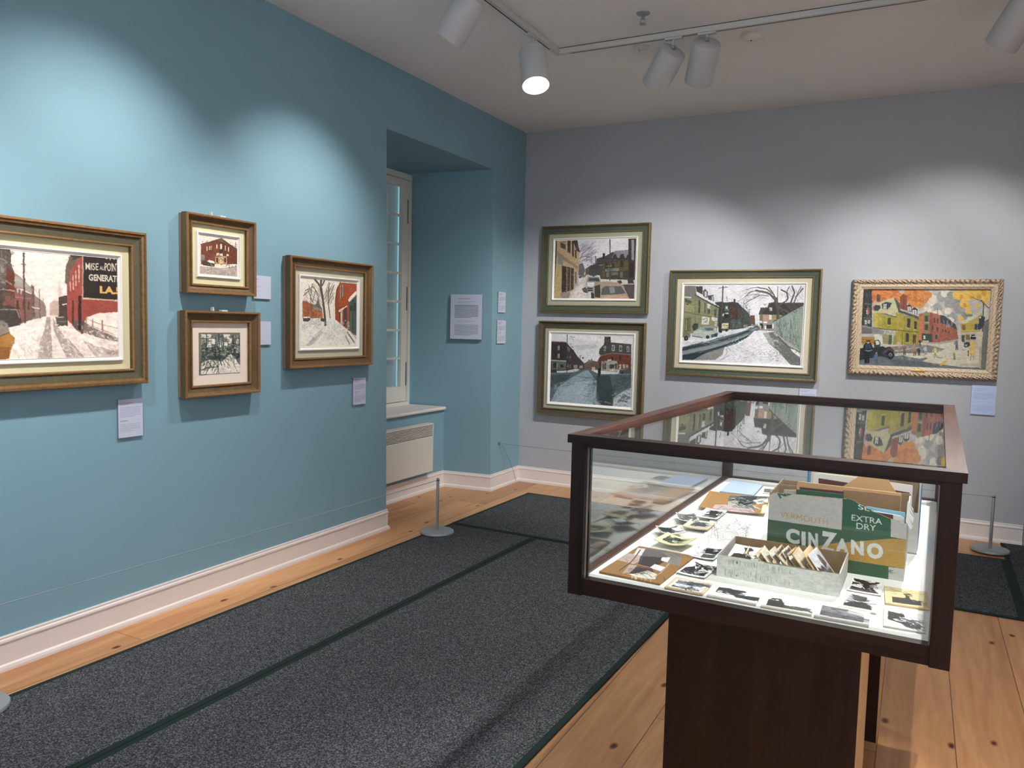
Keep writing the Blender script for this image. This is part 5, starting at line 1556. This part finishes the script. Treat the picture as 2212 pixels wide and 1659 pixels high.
photo('photograph', [(1476,1110.3),(1519.5,1111.9),(1491.5,1126),(1449,1125.8)], ZD+.0135, 'curled grey snapshot of a thicket overlapping the left case edge', '''
r 8f9298 4,6,96,92
s 3a3c40 4 60 60 20 8,10,90,90
s d9dade 4 30 20 20 10,10,92,90
s 2f3135 3 30 120 16 30,20,90,80
k 2c2e32 .5 8 5,7,96,92
k d4d4d8 .35 6 5,7,96,92
''', curl=(.006, .001, 0), bg='e6e4e0', group=None)
photo('photograph', [(1494.4,1122.9),(1546.5,1129.6),(1527.2,1145),(1471.3,1136.4)], ZD+.013, 'cream bordered photograph of grey bushes lying over the sketch pad edge', '''
r d9d6cf 8,8,92,90
p 66686a 26,30 60,16 80,50 70,70 40,70 24,54
s 44464a 4 44 10 16 24,20,80,74
s b0aeaa 3 20 0 20 10,70,90,88
k 3c3d3f .5 6 22,14,82,78
''', bg='dcd2bd', thick=.0045, side='c4a878', curl=(.002, .001, 0), group=None)
photo('photograph', [(1433.6,1139.7),(1487.7,1138.3),(1465,1155),(1409.5,1155.7)], ZD+.0135, 'curled dark landscape snapshot with its corner lifted, left of the sketch pad', '''
r cfd0d4 4,6,96,92
p 4a4c51 6,20 40,10 60,30 52,50 70,56 40,80 10,70
s 36383c 4 50 -20 20 8,14,70,80
p e9e9ee 60,20 94,14 90,60 70,56
k 2a2c30 .5 6 6,10,60,88
''', bg='dccdb0', curl=(.006, .002, 0), side='b8a070', group=None)
photo('photograph', [(1445,1156.6),(1510.8,1167),(1474,1183.6),(1408.6,1169)], ZD+.0145, 'curled yellowed photo card rising off the deck, small bush picture at its left', '''
p 5f645a 20,30 50,16 66,40 60,70 40,80 14,60
s 3c4038 4 50 0 18 16,22,64,76
s 9a9c8c 3 24 0 18 16,22,64,76
p d8d6c4 40,50 56,44 60,64 46,70
k 2f332c .5 6 16,18,64,78
''', bg='ddd3ae', curl=(.008, .001, 0), thick=.002, side='b09e62', group=None, sat=.9)
photo('collage_board', [(1540.7,1064.6),(1659,1073.7),(1657.5,1115),(1501,1095)], ZD+.007, 'creased brown collage board with torn street pictures behind the sketch pad', '''
p ae8658 0,100 2300,100 2300,700 0,700
p 6d7270 1640,315 2000,325 2080,345 2075,380 1900,420 1930,500 1700,480 1600,440
p b9b4b0 1620,380 1720,360 1740,420 1620,440
p 3b3f40 1760,320 1960,330 1900,400 1800,440 1740,400
p e3e0dc 1900,370 2070,350 2070,410 1960,420
p cbb3b4 1480,420 1600,415 1700,450 1900,470 1940,520 1640,500 1450,460
p ae8658 1940,420 2080,400 2080,540 1920,530
p ecd9c4 2010,430 2060,425 2060,530 1990,525
s 2f3334 4 60 10 50 1640,325,2050,400
s 8a7a78 4 50 10 50 1500,430,1930,510
s dcd9d4 4 40 10 40 1640,340,1950,470
l a87d4c 4 1420,360 1600,380
l a87d4c 3 1360,410 1500,400
''', bg='ae8658', thick=.002, zoom=Zc1, at=(1800, 400), side='8a6540', cat='collage', group=None, curl=(.004, .001, 0), ppm=900)
lb = photo('case_label', [(1579.3,1038.6),(1650.7,1045.7),(1624.7,1069.4),(1555.6,1060.5)], ZD+.011, 'pale blue text label lying flat at the far left corner of the case', '''
s 93a5cc 1.4 1 0 1 0,0,1,1
'''+''.join('l 6f84b8 1.5 %d,%d %d,%d\n' % (24+(i % 3), 12+i*9, 84-(i*7 % 11), 12+i*9) for i in range(9)), bg='bccbec', thick=.009, side='2f3f5c', cat='label', group=None, warp=0, grain=.02)
photo('photograph', [(1653.6,1054.4),(1690,1058),(1676,1066),(1643,1064)], ZD+.0035, 'small grey photograph beside the blue label, partly behind the vermouth carton', '''
r 7a7b80 6,8,94,92
s 3f4044 5 40 0 20 10,14,90,86
s d2d2d6 4 20 0 20 10,14,90,86
''', thick=.002, group=None)

# long white box of prints ------------------------------------------------
sb = empty('photo_box', cw_(.466, .342, ZD), CTH-.0); 
x0, x1, y0, y1, hh, t = -.146, .146, -.100, .092, .056, .003
cv = Canvas((0, 0, 0), (x1-x0, 0, 0), (0, 0, -hh), 1100, 'd8d9d2', seed=5); cv.uvmode = True
cv.draw('''
DRIPS
r 2c3030 17.2,20,17.8,30 17.2,80,17.8,88
l aab0a6 .5 34,10 34.3,96
s c9cdc4 .5 20 0 8 62,40,96,90
r 3f6a50 40,0,86,3
'''.replace('DRIPS', '\n'.join('l %s .35 %.1f,%.1f %.1f,%.1f' % (random.choice(['8f958c', 'a9aea4', '9da29a']), x_, y_, x_+.15, y_+random.uniform(6, 26)) for x_, y_ in [(random.uniform(7, 64), random.choice([12, 14, 16, 60, 70])) for _ in range(75)]))); cv.finish(.5, .05)
def boxwall(name, parent, P, Q, h, cvx, m, th):   # printed skin + raw board behind
    pass
cv.mesh('front_wall', sb, M['card'], (x1-x0, 0, 0), (0, 0, -hh), (x0, y0-.0004, hh))
mb = MB(); mb.box(x0, x1, y0, y0+t, 0, hh, M['corr']); mb.box(x0, x1, y1-t, y1, 0, hh+.004, M['corr']); mb.box(x0+t, x1-t, y0+t, y1-t, 0, t, M['corr'])
mb.hexa([(x0, y0+t, 0), (x0+t, y0+t, 0), (x0+t, y1-t, 0), (x0, y1-t, 0), (x0, y0+t, hh), (x0+t, y0+t, hh), (x0+t, y1-t, hh+.004), (x0, y1-t, hh+.004)], M['greyc'])
mb.hexa([(x1-t, y0+t, 0), (x1, y0+t, 0), (x1, y1-t, 0), (x1-t, y1-t, 0), (x1-t, y0+t, hh), (x1, y0+t, hh), (x1, y1-t, hh+.004), (x1-t, y1-t, hh+.004)], M['greyc'])
mb.build('tray', sb)
tag(sb, 'long shallow off white cardboard box of standing photographs in front of the vermouth carton', 'box')
# print lying on top of the packed cards
photo('photograph', [(1586.9,1185.7),(1651.3,1194),(1634.7,1218.9),(1570.2,1206.5)], ZD+.046, 'white bordered photograph lying flat inside the long box at its left', '''
r f2f1f4 5,6,95,94
p 3b3c42 34,14 60,10 72,26 60,34 46,40 48,60 76,66 74,92 8,92 14,60 30,54 44,60 44,34
s 2d2e33 4 40 10 16 14,54,76,92
''', curl=(.002, 0, 0), thick=.003, side='d9b98c', group=None, tilt=.012)
def filed(k, a, wd, hgt, lean, b, name, label, face, edge, pic=None, rz=0, zb=None):
    """card standing in the box: face looks towards +a, leaning towards -a"""
    cv = Canvas((0, 0, 0), (0, wd, 0), (0, 0, -hgt), 700, face, seed=40+k); cv.uvmode = True
    if pic: cv.draw(pic); cv.finish(.8, .08)
    top = np.array([-math.sin(lean)*hgt, 0, math.cos(lean)*hgt])
    o = cv.mesh(name, None, M['paper'], (0, wd, 0), -top, (top[0], -wd/2, top[2]), thick=.0016, loc=cw_(a, b, zb or ZD+.005), rz=CTH+rz, side=edge)
    return o
pics = ['r e8e6ea 6,6,94,94\np 3c3d42 6,50 40,40 60,60 94,50 94,94 6,94\ns 2c2d31 4 30 10 20 10,44,90,90', 'r 55565b 6,6,94,94\ns 2c2d31 5 40 80 20 10,10,90,90\ns d0d0d6 4 14 80 20 10,10,90,60', 'r d9d2c4 6,6,94,94\np 4a463f 6,60 94,50 94,94 6,94']
N = 26
for k in range(N):
    a = .428+.146*k/(N-1); hv = .066+.012*math.sin(k*1.7)+.010*(k % 5 == 3)+ (.016 if k > 11 else 0)*.6
    lean = math.radians(44-6*k/N+4*math.sin(k*2.3)); wd = .075+.012*math.sin(k*3.1)
    o = filed(k, a, wd, hv, lean, .322+.012*math.sin(k*2.1), 'photograph', '', ['e9dcc6', 'e6cfa8', 'f1efec', 'dcbf92'][k % 4], ['dcc09a', 'e3c8a0', 'ece6dc', 'caa67a'][(k*3) % 4], pics[k % 3], rz=.10*math.sin(k*1.9))
    tag(o, 'small print filed on edge among the packed row in the long white box', 'photograph', 'prints filed in the long box')
o = filed(60, .594, .092, .094, math.radians(38), .325, 'photograph', '', 'efe9e6', 'dcc09a', 'r d9d6de 7,6,93,94\np 44454c 7,40 30,50 46,40 60,60 93,64 93,94 7,94\np 6a6b72 60,14 80,20 90,50 70,56 56,40\ns 2f3035 4 50 70 18 10,44,90,92\ns b9b8c2 4 26 70 16 40,50,92,90', rz=-.10)
tag(o, 'large black and white print rising highest at the right end of the long box', 'photograph')
o = filed(61, .581, .088, .098, math.radians(36), .322, 'photograph', '', 'e3c69c', 'e3c69c', 's c9a678 2 14 80 20 10,10,90,60', rz=-.06)
tag(o, 'tan photo card standing just behind the highest print in the long box', 'photograph')

# vermouth carton -----------------------------------------------------------
Zc2 = (1600, 1000, 5.0262)
def fpt(px, b, zoom=None):   # pixel (of a zoomed crop) -> (a, z) on the case-aligned vertical plane b
    if zoom: px = (px[0]/zoom[2]+zoom[0], px[1]/zoom[2]+zoom[1])
    d = rays([px])[0]; c, s = math.cos(CTH), math.sin(CTH)
    o = CAM-np.array([CO[0], CO[1], 0]); ol = np.array([c*o[0]+s*o[1], -s*o[0]+c*o[1], o[2]]); dl = np.array([c*d[0]+s*d[1], -s*d[0]+c*d[1], d[2]])
    t = (b-ol[1])/dl[1]; q = ol+t*dl; return q[0], q[2]
CB = .459
A0, A1, CH_ = .402, .742, .202
vc = empty('cardboard_carton', cw_((A0+A1)/2, CB+.12, ZD), CTH)
tag(vc, 'torn green gold and white vermouth carton standing in the display case', 'carton')
wv = A1-A0; xo = -(A0+A1)/2; yo = -.12
cv = Canvas(cw_(A0, CB, ZD+CH_), cdir(wv, 0), (0, 0, -CH_), 1500, 'bfbbb8', Zc2, 77); cv.setscale((1000, 700))
cv.draw('''
p 23573f 200,590 287,610 700,672 1100,728 1640,806 1830,838 1900,1400 200,1400
p 23573f 1110,300 1640,300 1628,806 1095,728
p b58e48 740,915 900,890 1020,872 1330,846 1650,820 1850,836 1850,1160 1775,1147 1460,1100 1170,1054 740,980
p bfbbb8 1606,1128 1850,1160 1850,1400 1598,1400
s 23573f 5 30 5 40 1500,1160,1640,1200
s b9b8b2 6 8 5 90 1610,1180,1700,1240
l 3f7a60 3 1098,728 1640,806
t b99c5e VERMOUTH 430,592 950,674 0,-64
t dfe2dc SEC 1275,502 1500,545 0,-56 .01
t dfe2dc EXTRA 1203,622 1535,670 0,-62 .004
t dfe2dc DRY 1257,714 1470,742 0,-64 .004
t d9dbd8 C 492,862 640,890 0,-160 .06
t d9dbd8 I 660,893 706,900 0,-150 .06
t d9dbd8 N 733,905 840,925 0,-155 .06
t d9dbd8 Z 850,960 1020,990 25,-225 .05
t d9dbd8 A 1030,962 1176,984 0,-150 .06
t d9dbd8 N 1197,990 1336,1010 0,-158 .06
t d9dbd8 O 1370,1030 1546,1050 0,-168 .06
t 2a6a50 NE 425,388 560,340 -30,-60 .05
''')
cv.finish(.35, .03, stroke=.02)
tp = [fpt(q, CB, Zc2) for q in [(300,365),(345,326),(395,322),(420,332),(470,330),(540,337),(640,345),(800,362),(950,376),(1100,390),(1190,392),(1215,404),(1240,412),(1270,440),(1330,468),(1400,500),(1440,522),(1500,552),(1560,580),(1640,612),(1735,642),(1742,655),(1800,660),(1832,664)]]
ta = np.array([q[0] for q in tp]); tz = np.array([q[1] for q in tp])
def topz(a): 
    return np.interp(a, ta, tz)
na, nz = 420, 240
# the printed face is cut off along the torn top
aa = np.linspace(A0, A1, na+1); top = topz(aa)+(vnoise(1, na+1, 3, 3)[0]-.5)*.0022
Hc, Wc = cv.H, cv.W; L = cv.linrgb()
me = bpy.data.meshes.new('front_panel'); tt = np.linspace(0, 1, nz+1)
Z = ZD+(top[None]-ZD)*tt[:, None]; Xg = np.broadcast_to(aa[None], Z.shape)
V = np.stack([Xg+xo, np.full(Z.shape, yo), Z-ZD], -1).reshape(-1, 3); idx = np.arange((nz+1)*(na+1)).reshape(nz+1, na+1)
q = np.stack([idx[:-1, :-1], idx[:-1, 1:], idx[1:, 1:], idx[1:, :-1]], -1).reshape(-1, 4)
iy = np.clip(((ZD+CH_-Z)/CH_*Hc).astype(int), 0, Hc-1); ix = np.clip(((Xg-A0)/wv*Wc).astype(int), 0, Wc-1)
colr = np.concatenate([L[iy, ix].reshape(-1, 3), np.ones((V.shape[0], 1))], 1)
me.from_pydata(V.tolist(), [], q.tolist()); me.materials.append(M['card'])
at_ = me.color_attributes.new('pigment', 'FLOAT_COLOR', 'POINT'); at_.data.foreach_set('color', colr.astype(np.float32).ravel())
o = bpy.data.objects.new('front_panel', me); COL.objects.link(o); o.parent = vc
mb = MB(); dp = .215; th = .0035
pts = [(A0+xo, 0)]+[(A1+xo, 0)]+[(a+xo, topz(a)-ZD) for a in np.linspace(A1, A0, 60)]
mb.prism([(x, yo+.0006, z) for x, z in pts], (0, th, 0), M['corr'])
mb.build('front_board', vc)
def jag(n, z0, z1, amp, seed): r = np.random.default_rng(seed); return [z0+(z1-z0)*i/n+(r.random()-.5)*amp for i in range(n+1)]
mb = MB(); js = jag(12, topz(A1)-ZD, .184, .006, 3)
mb.prism([(A1+xo, yo+.001, 0), (A1+xo, yo+dp, 0)]+[(A1+xo, yo+dp*(1-i/12)+.001*(i == 12), js[12-i]) for i in range(13)], (-th, 0, 0), M['greyc'])
lp_ = mb.build('side_panel', vc); mb = MB(); js = jag(12, .186, .192, .004, 4)
mb.prism([(A0+xo, yo+.004, 0), (A0+xo, yo+dp, 0)]+[(A0+xo, yo+dp-(dp-.004)*i/12, js[12-i]) for i in range(13)], (th, 0, 0), M['corr'])
mb.build('side_panel', vc)
mb = MB(); mb.box(A0+xo, A1+xo, yo+dp-th, yo+dp, 0, .188, M['corr']); mb.box(A0+xo, A1+xo, yo+.004, yo+dp-th, 0, .003, M['corr']); mb.build('back_panel', vc)
# torn curl at the right corner
mb = MB()
r_ = np.random.default_rng(9)
pp = [(A1+xo-.004, yo+.002+.012*i, .150+.035*min(1, i/5)+.006*r_.random()) for i in range(9)]
for i in range(8):
    a, b = pp[i], pp[i+1]; mb.prism([a, b, (b[0]+.012+.006*r_.random(), b[1]+.002, b[2]-.012-.02*r_.random()), (a[0]+.012+.004*r_.random(), a[1], a[2]-.02)], (.001, .001, .002), M['greyc'])
mb.build('torn_flap', vc)

def slab(name, b, pts, m, label, cat, th=.003, bottom=None, zoom=Zc2, group=None, lean=0):
    """upright sheet: outline of its visible top read on the plane b, sides run straight down into the box"""
    q = [fpt(p, b, zoom) for p in pts]; zb = ZD+.005 if bottom is None else bottom
    al = [p[0] for p in q]
    pl = [(q[0][0], zb)]+[(x, z) for x, z in q]+[(q[-1][0], zb)]
    ac = sum(al)/len(al); root = cw_(ac, b, zb)
    mb = MB(); mb.prism([(x-ac, 0, z-zb) for x, z in pl][::-1], (0, th, 0), m)
    o = mb.build(name, None, root, CTH); return tag(o, label, cat, group)
sl = slab('folder', .560, [(612,225),(622,205),(660,203),(1120,262),(1740,330),(1746,350)], M['tan'], 'orange tan folder rising highest in the vermouth carton', 'folder', .004)
slab('folder', .520, [(640,262),(1118,312)], M['maroon'], 'dark red cover edge just above the green one in the vermouth carton', 'folder', .003)
slab('folder', .500, [(604,286),(1120,342)], M['greenf'], 'green folder behind the white front of the vermouth carton', 'folder', .003)
slab('folder', .542, [(1110,292),(1400,318),(1738,358)], M['tand'], 'brown handwritten envelope against the orange tan folder', 'envelope', .003)
slab('folder', .485, [(1360,470),(1560,505),(1780,538),(1788,560)], M['skyb'], 'pale blue folder edge at the right of the vermouth carton', 'folder', .003)
o = slab('book_cover', .472, [(1440,520),(1655,560),(1740,575),(1772,600),(1776,625)], M['paperw'], 'white cover with a dark red block at the torn right front of the vermouth carton', 'book', .003)
qa, qb = fpt((1478,540), .4715, Zc2), fpt((1652,610), .4715, Zc2); ac = o.location
def on_local(a, b, z, o):
    w = Vector(cw_(a, b, z))-o.location; c, s = math.cos(-CTH), math.sin(-CTH); return (c*w.x-s*w.y, s*w.x+c*w.y, w.z)
mb = MB(); P4 = [fpt(p, .4715, Zc2) for p in [(1478,536),(1655,564),(1655,640),(1478,640)]]
mb.prism([on_local(a, .4718, z, o) for a, z in P4], (0, -.0004, 0), M['maroon']); mb.build('printed_block', o)
slab('folder', .60, [(416,252),(425,236),(520,243),(612,252)], M['corr'], 'torn brown cardboard flap at the left inside the vermouth carton', 'cardboard flap', .004)
slab('folder', .575, [(470,290),(600,296)], M['greyc'], 'grey card stub at the left inside the vermouth carton', 'card', .003)

# second carton ---------------------------------------------------------------
b2 = empty('cardboard_carton', cw_(.612, .88, ZD), CTH); tag(b2, 'blue and white carton behind the vermouth carton in the display case', 'carton')
mb = MB(); X0, X1, Y0, Y1, HB = -.153, .153, -.13, .15, .207
mb.box(X0, X1, Y0, Y0+.004, 0, .12, M['greyc']); mb.box(X0, X1, Y1-.004, Y1, 0, HB+.012, M['corr']); mb.box(X0, X1, Y0, Y1, 0, .004, M['corr']); mb.build('box_walls', b2)
mb = MB(); mb.box(X1-.004, X1, Y0+.004, Y1-.004, 0, HB, M['greyc']); sp_ = mb.build('side_panel', b2)
mb = MB(); mb.box(X1, X1+.0012, Y0+.05, Y1-.004, .0, HB-.012, M['bluef']); mb.build('blue_print', sp_)
mb = MB(); mb.box(X0, X0+.004, Y0+.004, Y1-.004, 0, HB+.006, M['bluef']); mb.build('side_panel', b2)
o = slab('poster_board', .765, [(790,128),(830,112),(1280,160),(1868,246),(1866,300)], M['paperw'], 'white board with a dark red band standing in the blue and white carton', 'board', .003)
mb = MB(); P4 = [fpt(p, .7645, Zc2) for p in [(845,165),(1834,322),(1822,460),(845,300)]]
mb.prism([on_local(a, .7648, z, o) for a, z in P4], (0, -.0005, 0), M['maroon']); mb.build('printed_band', o)
slab('envelope', .745, [(1050,320),(1110,255),(1290,142),(1440,150),(1600,176),(1650,260),(1690,330)], M['tan'], 'large tan envelope with a pointed taped flap behind the orange tan folder', 'envelope', .003, bottom=ZD+.006)
slab('folder', .80, [(735,105),(780,95),(1280,150)], M['papero'], 'yellowed paper edge at the back left of the blue and white carton', 'paper', .003)

# ------------------------------------------------------------------ barrier posts and cords
def post(x, y, label):
    o = empty('barrier_post', (x, y, .009), 0)
    mb = MB(); mb.lathe([(.118, 0), (.122, .003), (.122, .014), (.119, .018), (.02, .019)], M['steelbase'], 48); mb.build('base', o, smooth=True)
    mb = MB(); mb.lathe([(.0105, .019), (.0105, .400), (.0095, .403)], M['chrome'], 20); mb.build('pole', o, smooth=True)
    mb = MB(); mb.lathe([(.0115, .385), (.0115, .392)], M['dark'], 16); mb.build('cord_notch', o, smooth=True)
    return tag(o, label, 'stanchion')
post(.387, -2.045, 'low grey steel barrier post standing on the runner by the window niche')
post(3.958, -.325, 'low grey steel barrier post at right near the grey end wall')
post(.272, -5.13, 'low grey steel barrier post with only its base rim showing at the lower left edge')
def cord(name, a, b, r, m, label, sag=.0):
    a, b = Vector(a), Vector(b); P = [a.lerp(b, t/12)-Vector((0, 0, sag*4*(t/12)*(1-t/12))) for t in range(13)]
    mb = MB(); mb.tube(P, r, m, 6); return tag(mb.build(name, smooth=True), label, 'cord')
cord('elastic_line', (.283, -5.13, .398), (.387, -2.056, .398), .0022, M['cordlight'], 'thin elastic cord strung between posts in front of the blue wall', .004)
cord('elastic_line', (.030, -.416, .424), (3.948, -.320, .398), .0018, M['cord'], 'thin elastic cord strung in front of the grey end wall', .006)
mb = MB(); mb.tube([(.026, -.414, .418), (.029, -.30, .30), (.036, -.18, .14), (.038, -.115, .012)], .0015, M['cord'], 6); tag(mb.build('slack_line', smooth=True), 'short slack cord hanging from the wall hook to the floor in the corner', 'cord')
hk = empty('wall_hook', (0, -.419, .420)); mb = MB(); mb.bbox(.0005, .006, -.014, .014, -.014, .014, M['cord'], .002); mb.build('plate', hk)
mb = MB(); mb.tube([(.005+.014*math.sin(a), 0, .0+.012*math.cos(a)) for a in np.linspace(0, PI, 9)], .003, M['cord'], 8); mb.build('ring', hk, smooth=True)
tag(hk, 'small wall hook holding the cord beside the corner baseboard', 'hook')

# ------------------------------------------------------------------ ceiling: track, lamps, sprinkler, detectors
tr = empty('lighting_track', (1.207, -1.947, 3.318))
def tbox(mb, x0, x1, y0, y1, z0, z1, m): mb.box(x0-1.207, x1-1.207, y0+1.947, y1+1.947, z0-3.318, z1-3.318, m)
mb = MB(); tbox(mb, 1.190, 1.224, -8.6, -1.964, 3.318, 3.352, M['track']); tbox(mb, 1.190, 5.9, -1.964, -1.930, 3.318, 3.352, M['track']); mb.build('rail', tr)
mb = MB(); tbox(mb, 1.1935, 1.2005, -8.6, -2.06, 3.3172, 3.3186, M['dark']); mb.build('slot', tr)
mb = MB(); tbox(mb, 1.30, 5.9, -1.944, -1.937, 3.3172, 3.3186, M['dark']); mb.build('slot', tr)
mb = MB(); tbox(mb, 1.226, 5.9, -1.9645, -1.962, 3.3500, 3.3538, M['dark']); mb.build('seam_line', tr)
tag(tr, 'white ceiling lighting track turning a corner above the room', 'lighting track')
# unseen tracks: one over the case, then one added for the fill lamps
tr2 = empty('lighting_track', (3.68, -4.2, 3.318)); mb = MB(); mb.box(-.018, .018, -4.3, 1.6, 0, .034, M['track']); mb.build('rail', tr2)
mb = MB(); mb.box(-.004, .004, -4.3, 1.6, -.0008, .0006, M['dark']); mb.build('slot', tr2)
tr3 = empty('lighting_track', (4.7, -4.2, 3.318)); mb = MB(); mb.box(-.018, .018, -4.3, 1.6, 0, .034, M['track']); mb.build('rail', tr3)  # unseen track added to hold the fill lamps
tag(tr3, 'white ceiling lighting track added for the fill spotlights, nearest the right wall', 'lighting track')
tag(tr2, 'white ceiling lighting track over the display case, outside the photo', 'lighting track')

def lamp(rear, d, label, power, cone=60, blend=.9, col=(1, .94, .86), R=.085, Lh=.25, soft=.03, along='y'):
    """track spotlight: adapter and stem under the track, can pivoting at its rear"""
    o = empty('track_spotlight', (rear[0], rear[1], 3.318)); d = Vector(d).normalized(); rear = Vector((0, 0, rear[2]-3.318))
    mb = MB(); a_, b_ = (.016, .055) if along == 'y' else (.055, .016)
    mb.bbox(-a_, a_, -b_, b_, -.014, -.0005, M['can'], .003); mb.build('track_adapter', o)
    mb = MB(); mb.tube([(0, 0, -.012), rear+d*.035], .0085, M['can'], 10); mb.build('stem', o, smooth=True)
    mb = MB(); mb.bbox(-.010, .010, -.014, .014, rear.z+.004, rear.z+.026, M['chrome'], .002); mb.build('pivot_bracket', o)
    mb = MB(); prof = [(.001, 0), (R-.010, .001), (R-.003, .004), (R, .012), (R+.001, Lh-.002), (R, Lh), (R-.003, Lh), (R-.005, Lh-.03), (R-.010, Lh-.05), (R-.030, Lh-.066), (.001, Lh-.067)]
    mb.lathe(prof, M['can'], 48, rear, d, cap=False); can_ = mb.build('lamp_can', o, smooth=True)
    mb = MB(); mb.lathe([(.001, 0), (R-.018, 0), (R-.018, .002), (.001, .002)], M['lens'], 32, rear+d*(Lh-.055), d, cap=False); mb.build('bulb_lens', can_, smooth=True)
    ld = bpy.data.lights.new('spot_beam', 'SPOT'); ld.energy = power; ld.spot_size = math.radians(cone); ld.spot_blend = blend; ld.shadow_soft_size = soft; ld.color = col
    lo = bpy.data.objects.new('spot_beam', ld); COL.objects.link(lo); lo.location = rear+d*(Lh-.035); lo.rotation_euler = d.to_track_quat('-Z', 'Y').to_euler(); lo.parent = o
    return tag(o, label, 'spotlight')
def to(r, t): return [t[i]-r[i] for i in range(3)]
WORLD = 2.6
WC = (1, .97, .93)
OUT = 'white spotlight outside the photo, '
r = (1.207, -3.05, 3.275); lamp(r, (-.60, -.02, -.80), 'white track spotlight at the top left, cut off by the photo edge', 106, 80, 1.0, col=WC)
r = (1.207, -4.35, 3.275); lamp(r, (-.58, -.05, -.81), OUT+'aimed at the large snowy street painting', 120, 86, 1.0, col=WC)
r = (1.207, -5.60, 3.275); lamp(r, to(r, (.05, -5.6, 1.0)), OUT+'added as fill further along the blue wall', 170, 90, 1, col=WC)  # unseen extra lamp added on this run as fill
r = (1.207, -2.326, 3.22); lamp(r, (.26, -.283, -.923), 'white track spotlight showing its glowing mouth, near the track corner', 140, 90, 1.0, col=WC)
r = (1.986, -1.947, 3.243); lamp(r, (-.59, .43, -.67), 'tilted white track spotlight, left one of the pair on the rear track', 95, 62, 1.0, col=WC, along='x')
r = (2.19, -1.947, 3.261); lamp(r, (-.33, .595, -.72), 'upright white track spotlight, right one of the pair on the rear track', 145, 78, .6, col=WC, along='x')
r = (3.83, -1.947, 3.25); lamp(r, (-.45, .56, -.70), 'white track spotlight at the top right corner of the photo', 145, 74, .8, col=WC, along='x')
r = (4.10, -1.947, 3.25); lamp(r, to(r, (3.45, 0, 1.62)), OUT+'aimed at the autumn street painting', 115, 62, .7, col=WC, along='x')
r = (3.68, -2.80, 3.25); lamp(r, to(r, (3.25, -4.35, .95)), OUT+'aimed at the display case from the far side', 310, 52, .6, col=WC, soft=.014)
r = (3.68, -5.25, 3.25); lamp(r, to(r, (3.2, -3.9, .3)), OUT+'aimed at the display case from the near side', 175, 100, .8, col=WC, soft=.012)
for i, (y, aim, pw) in enumerate((((-5.4), (6.1, -5.6, 2.1), 800), ((-6.6), (6.1, -7.2, 2.1), 800), ((-7.6), (3.2, -9.2, 2.1), 800), ((-8.2), (1.6, -9.2, 2.1), 700))):  # invented lamps, aimed at the unseen walls to raise the ambient light
    r = (4.7, y, 3.25); lamp(r, to(r, aim), OUT+['nearest to', 'second from', 'third from', 'farthest from'][i]+' the case, added as fill for the room', pw*1.15, 84, 1.0, col=(.97, .98, 1))

sp = empty('sprinkler', (1.90, -2.29, H)); mb = MB(); mb.lathe([(.040, 0), (.038, -.004), (.020, -.010), (.012, -.012)], M['chrome'], 24); mb.build('escutcheon', sp, smooth=True)
mb = MB(); mb.lathe([(.010, -.010), (.010, -.034), (.006, -.036)], M['chrome'], 16); mb.tube([(-.013, 0, -.03), (-.016, 0, -.045), (-.004, 0, -.060)], .0025, M['chrome']); mb.tube([(.013, 0, -.03), (.016, 0, -.045), (.004, 0, -.060)], .0025, M['chrome'])
mb.lathe([(.004, -.058), (.019, -.060), (.019, -.063), (.003, -.064)], M['chrome'], 18); mb.build('sprinkler_head', sp, smooth=True)
tag(sp, 'chrome fire sprinkler head on the ceiling above the track corner', 'sprinkler')
sd = empty('smoke_detector', (2.40, -1.70, H)); mb = MB(); mb.lathe([(.062, 0), (.062, -.010), (.056, -.022), (.040, -.030), (.001, -.033)], M['white'], 36, cap=False); mb.build('housing', sd, smooth=True)
mb = MB(); mb.lathe([(.005, -.0335), (.005, -.036), (.001, -.036)], M['dark'], 12); mb.build('indicator', sd); tag(sd, 'round white smoke detector on the ceiling right of the spotlights', 'smoke detector')
cp = empty('ceiling_plate', (1.715, -1.77, H)); mb = MB(); mb.lathe([(.052, 0), (.052, -.006), (.046, -.012), (.001, -.014)], M['white'], 32, cap=False); mb.build('cover', cp, smooth=True)
mb = MB(); mb.bbox(-.03, -.01, -.02, .02, -.030, -.012, M['white'], .003); mb.build('bracket', cp); tag(cp, 'small white plate on the ceiling left of the tilted spotlight', 'ceiling plate')

# ------------------------------------------------------------------ daylight outside the window
wd = bpy.data.worlds.new('sky'); SC.world = wd; wd.use_nodes = True; wt = wd.node_tree; bg = wt.nodes['Background']
bg.inputs[0].default_value = (.74, .9, 1, 1); bg.inputs[1].default_value = WORLD
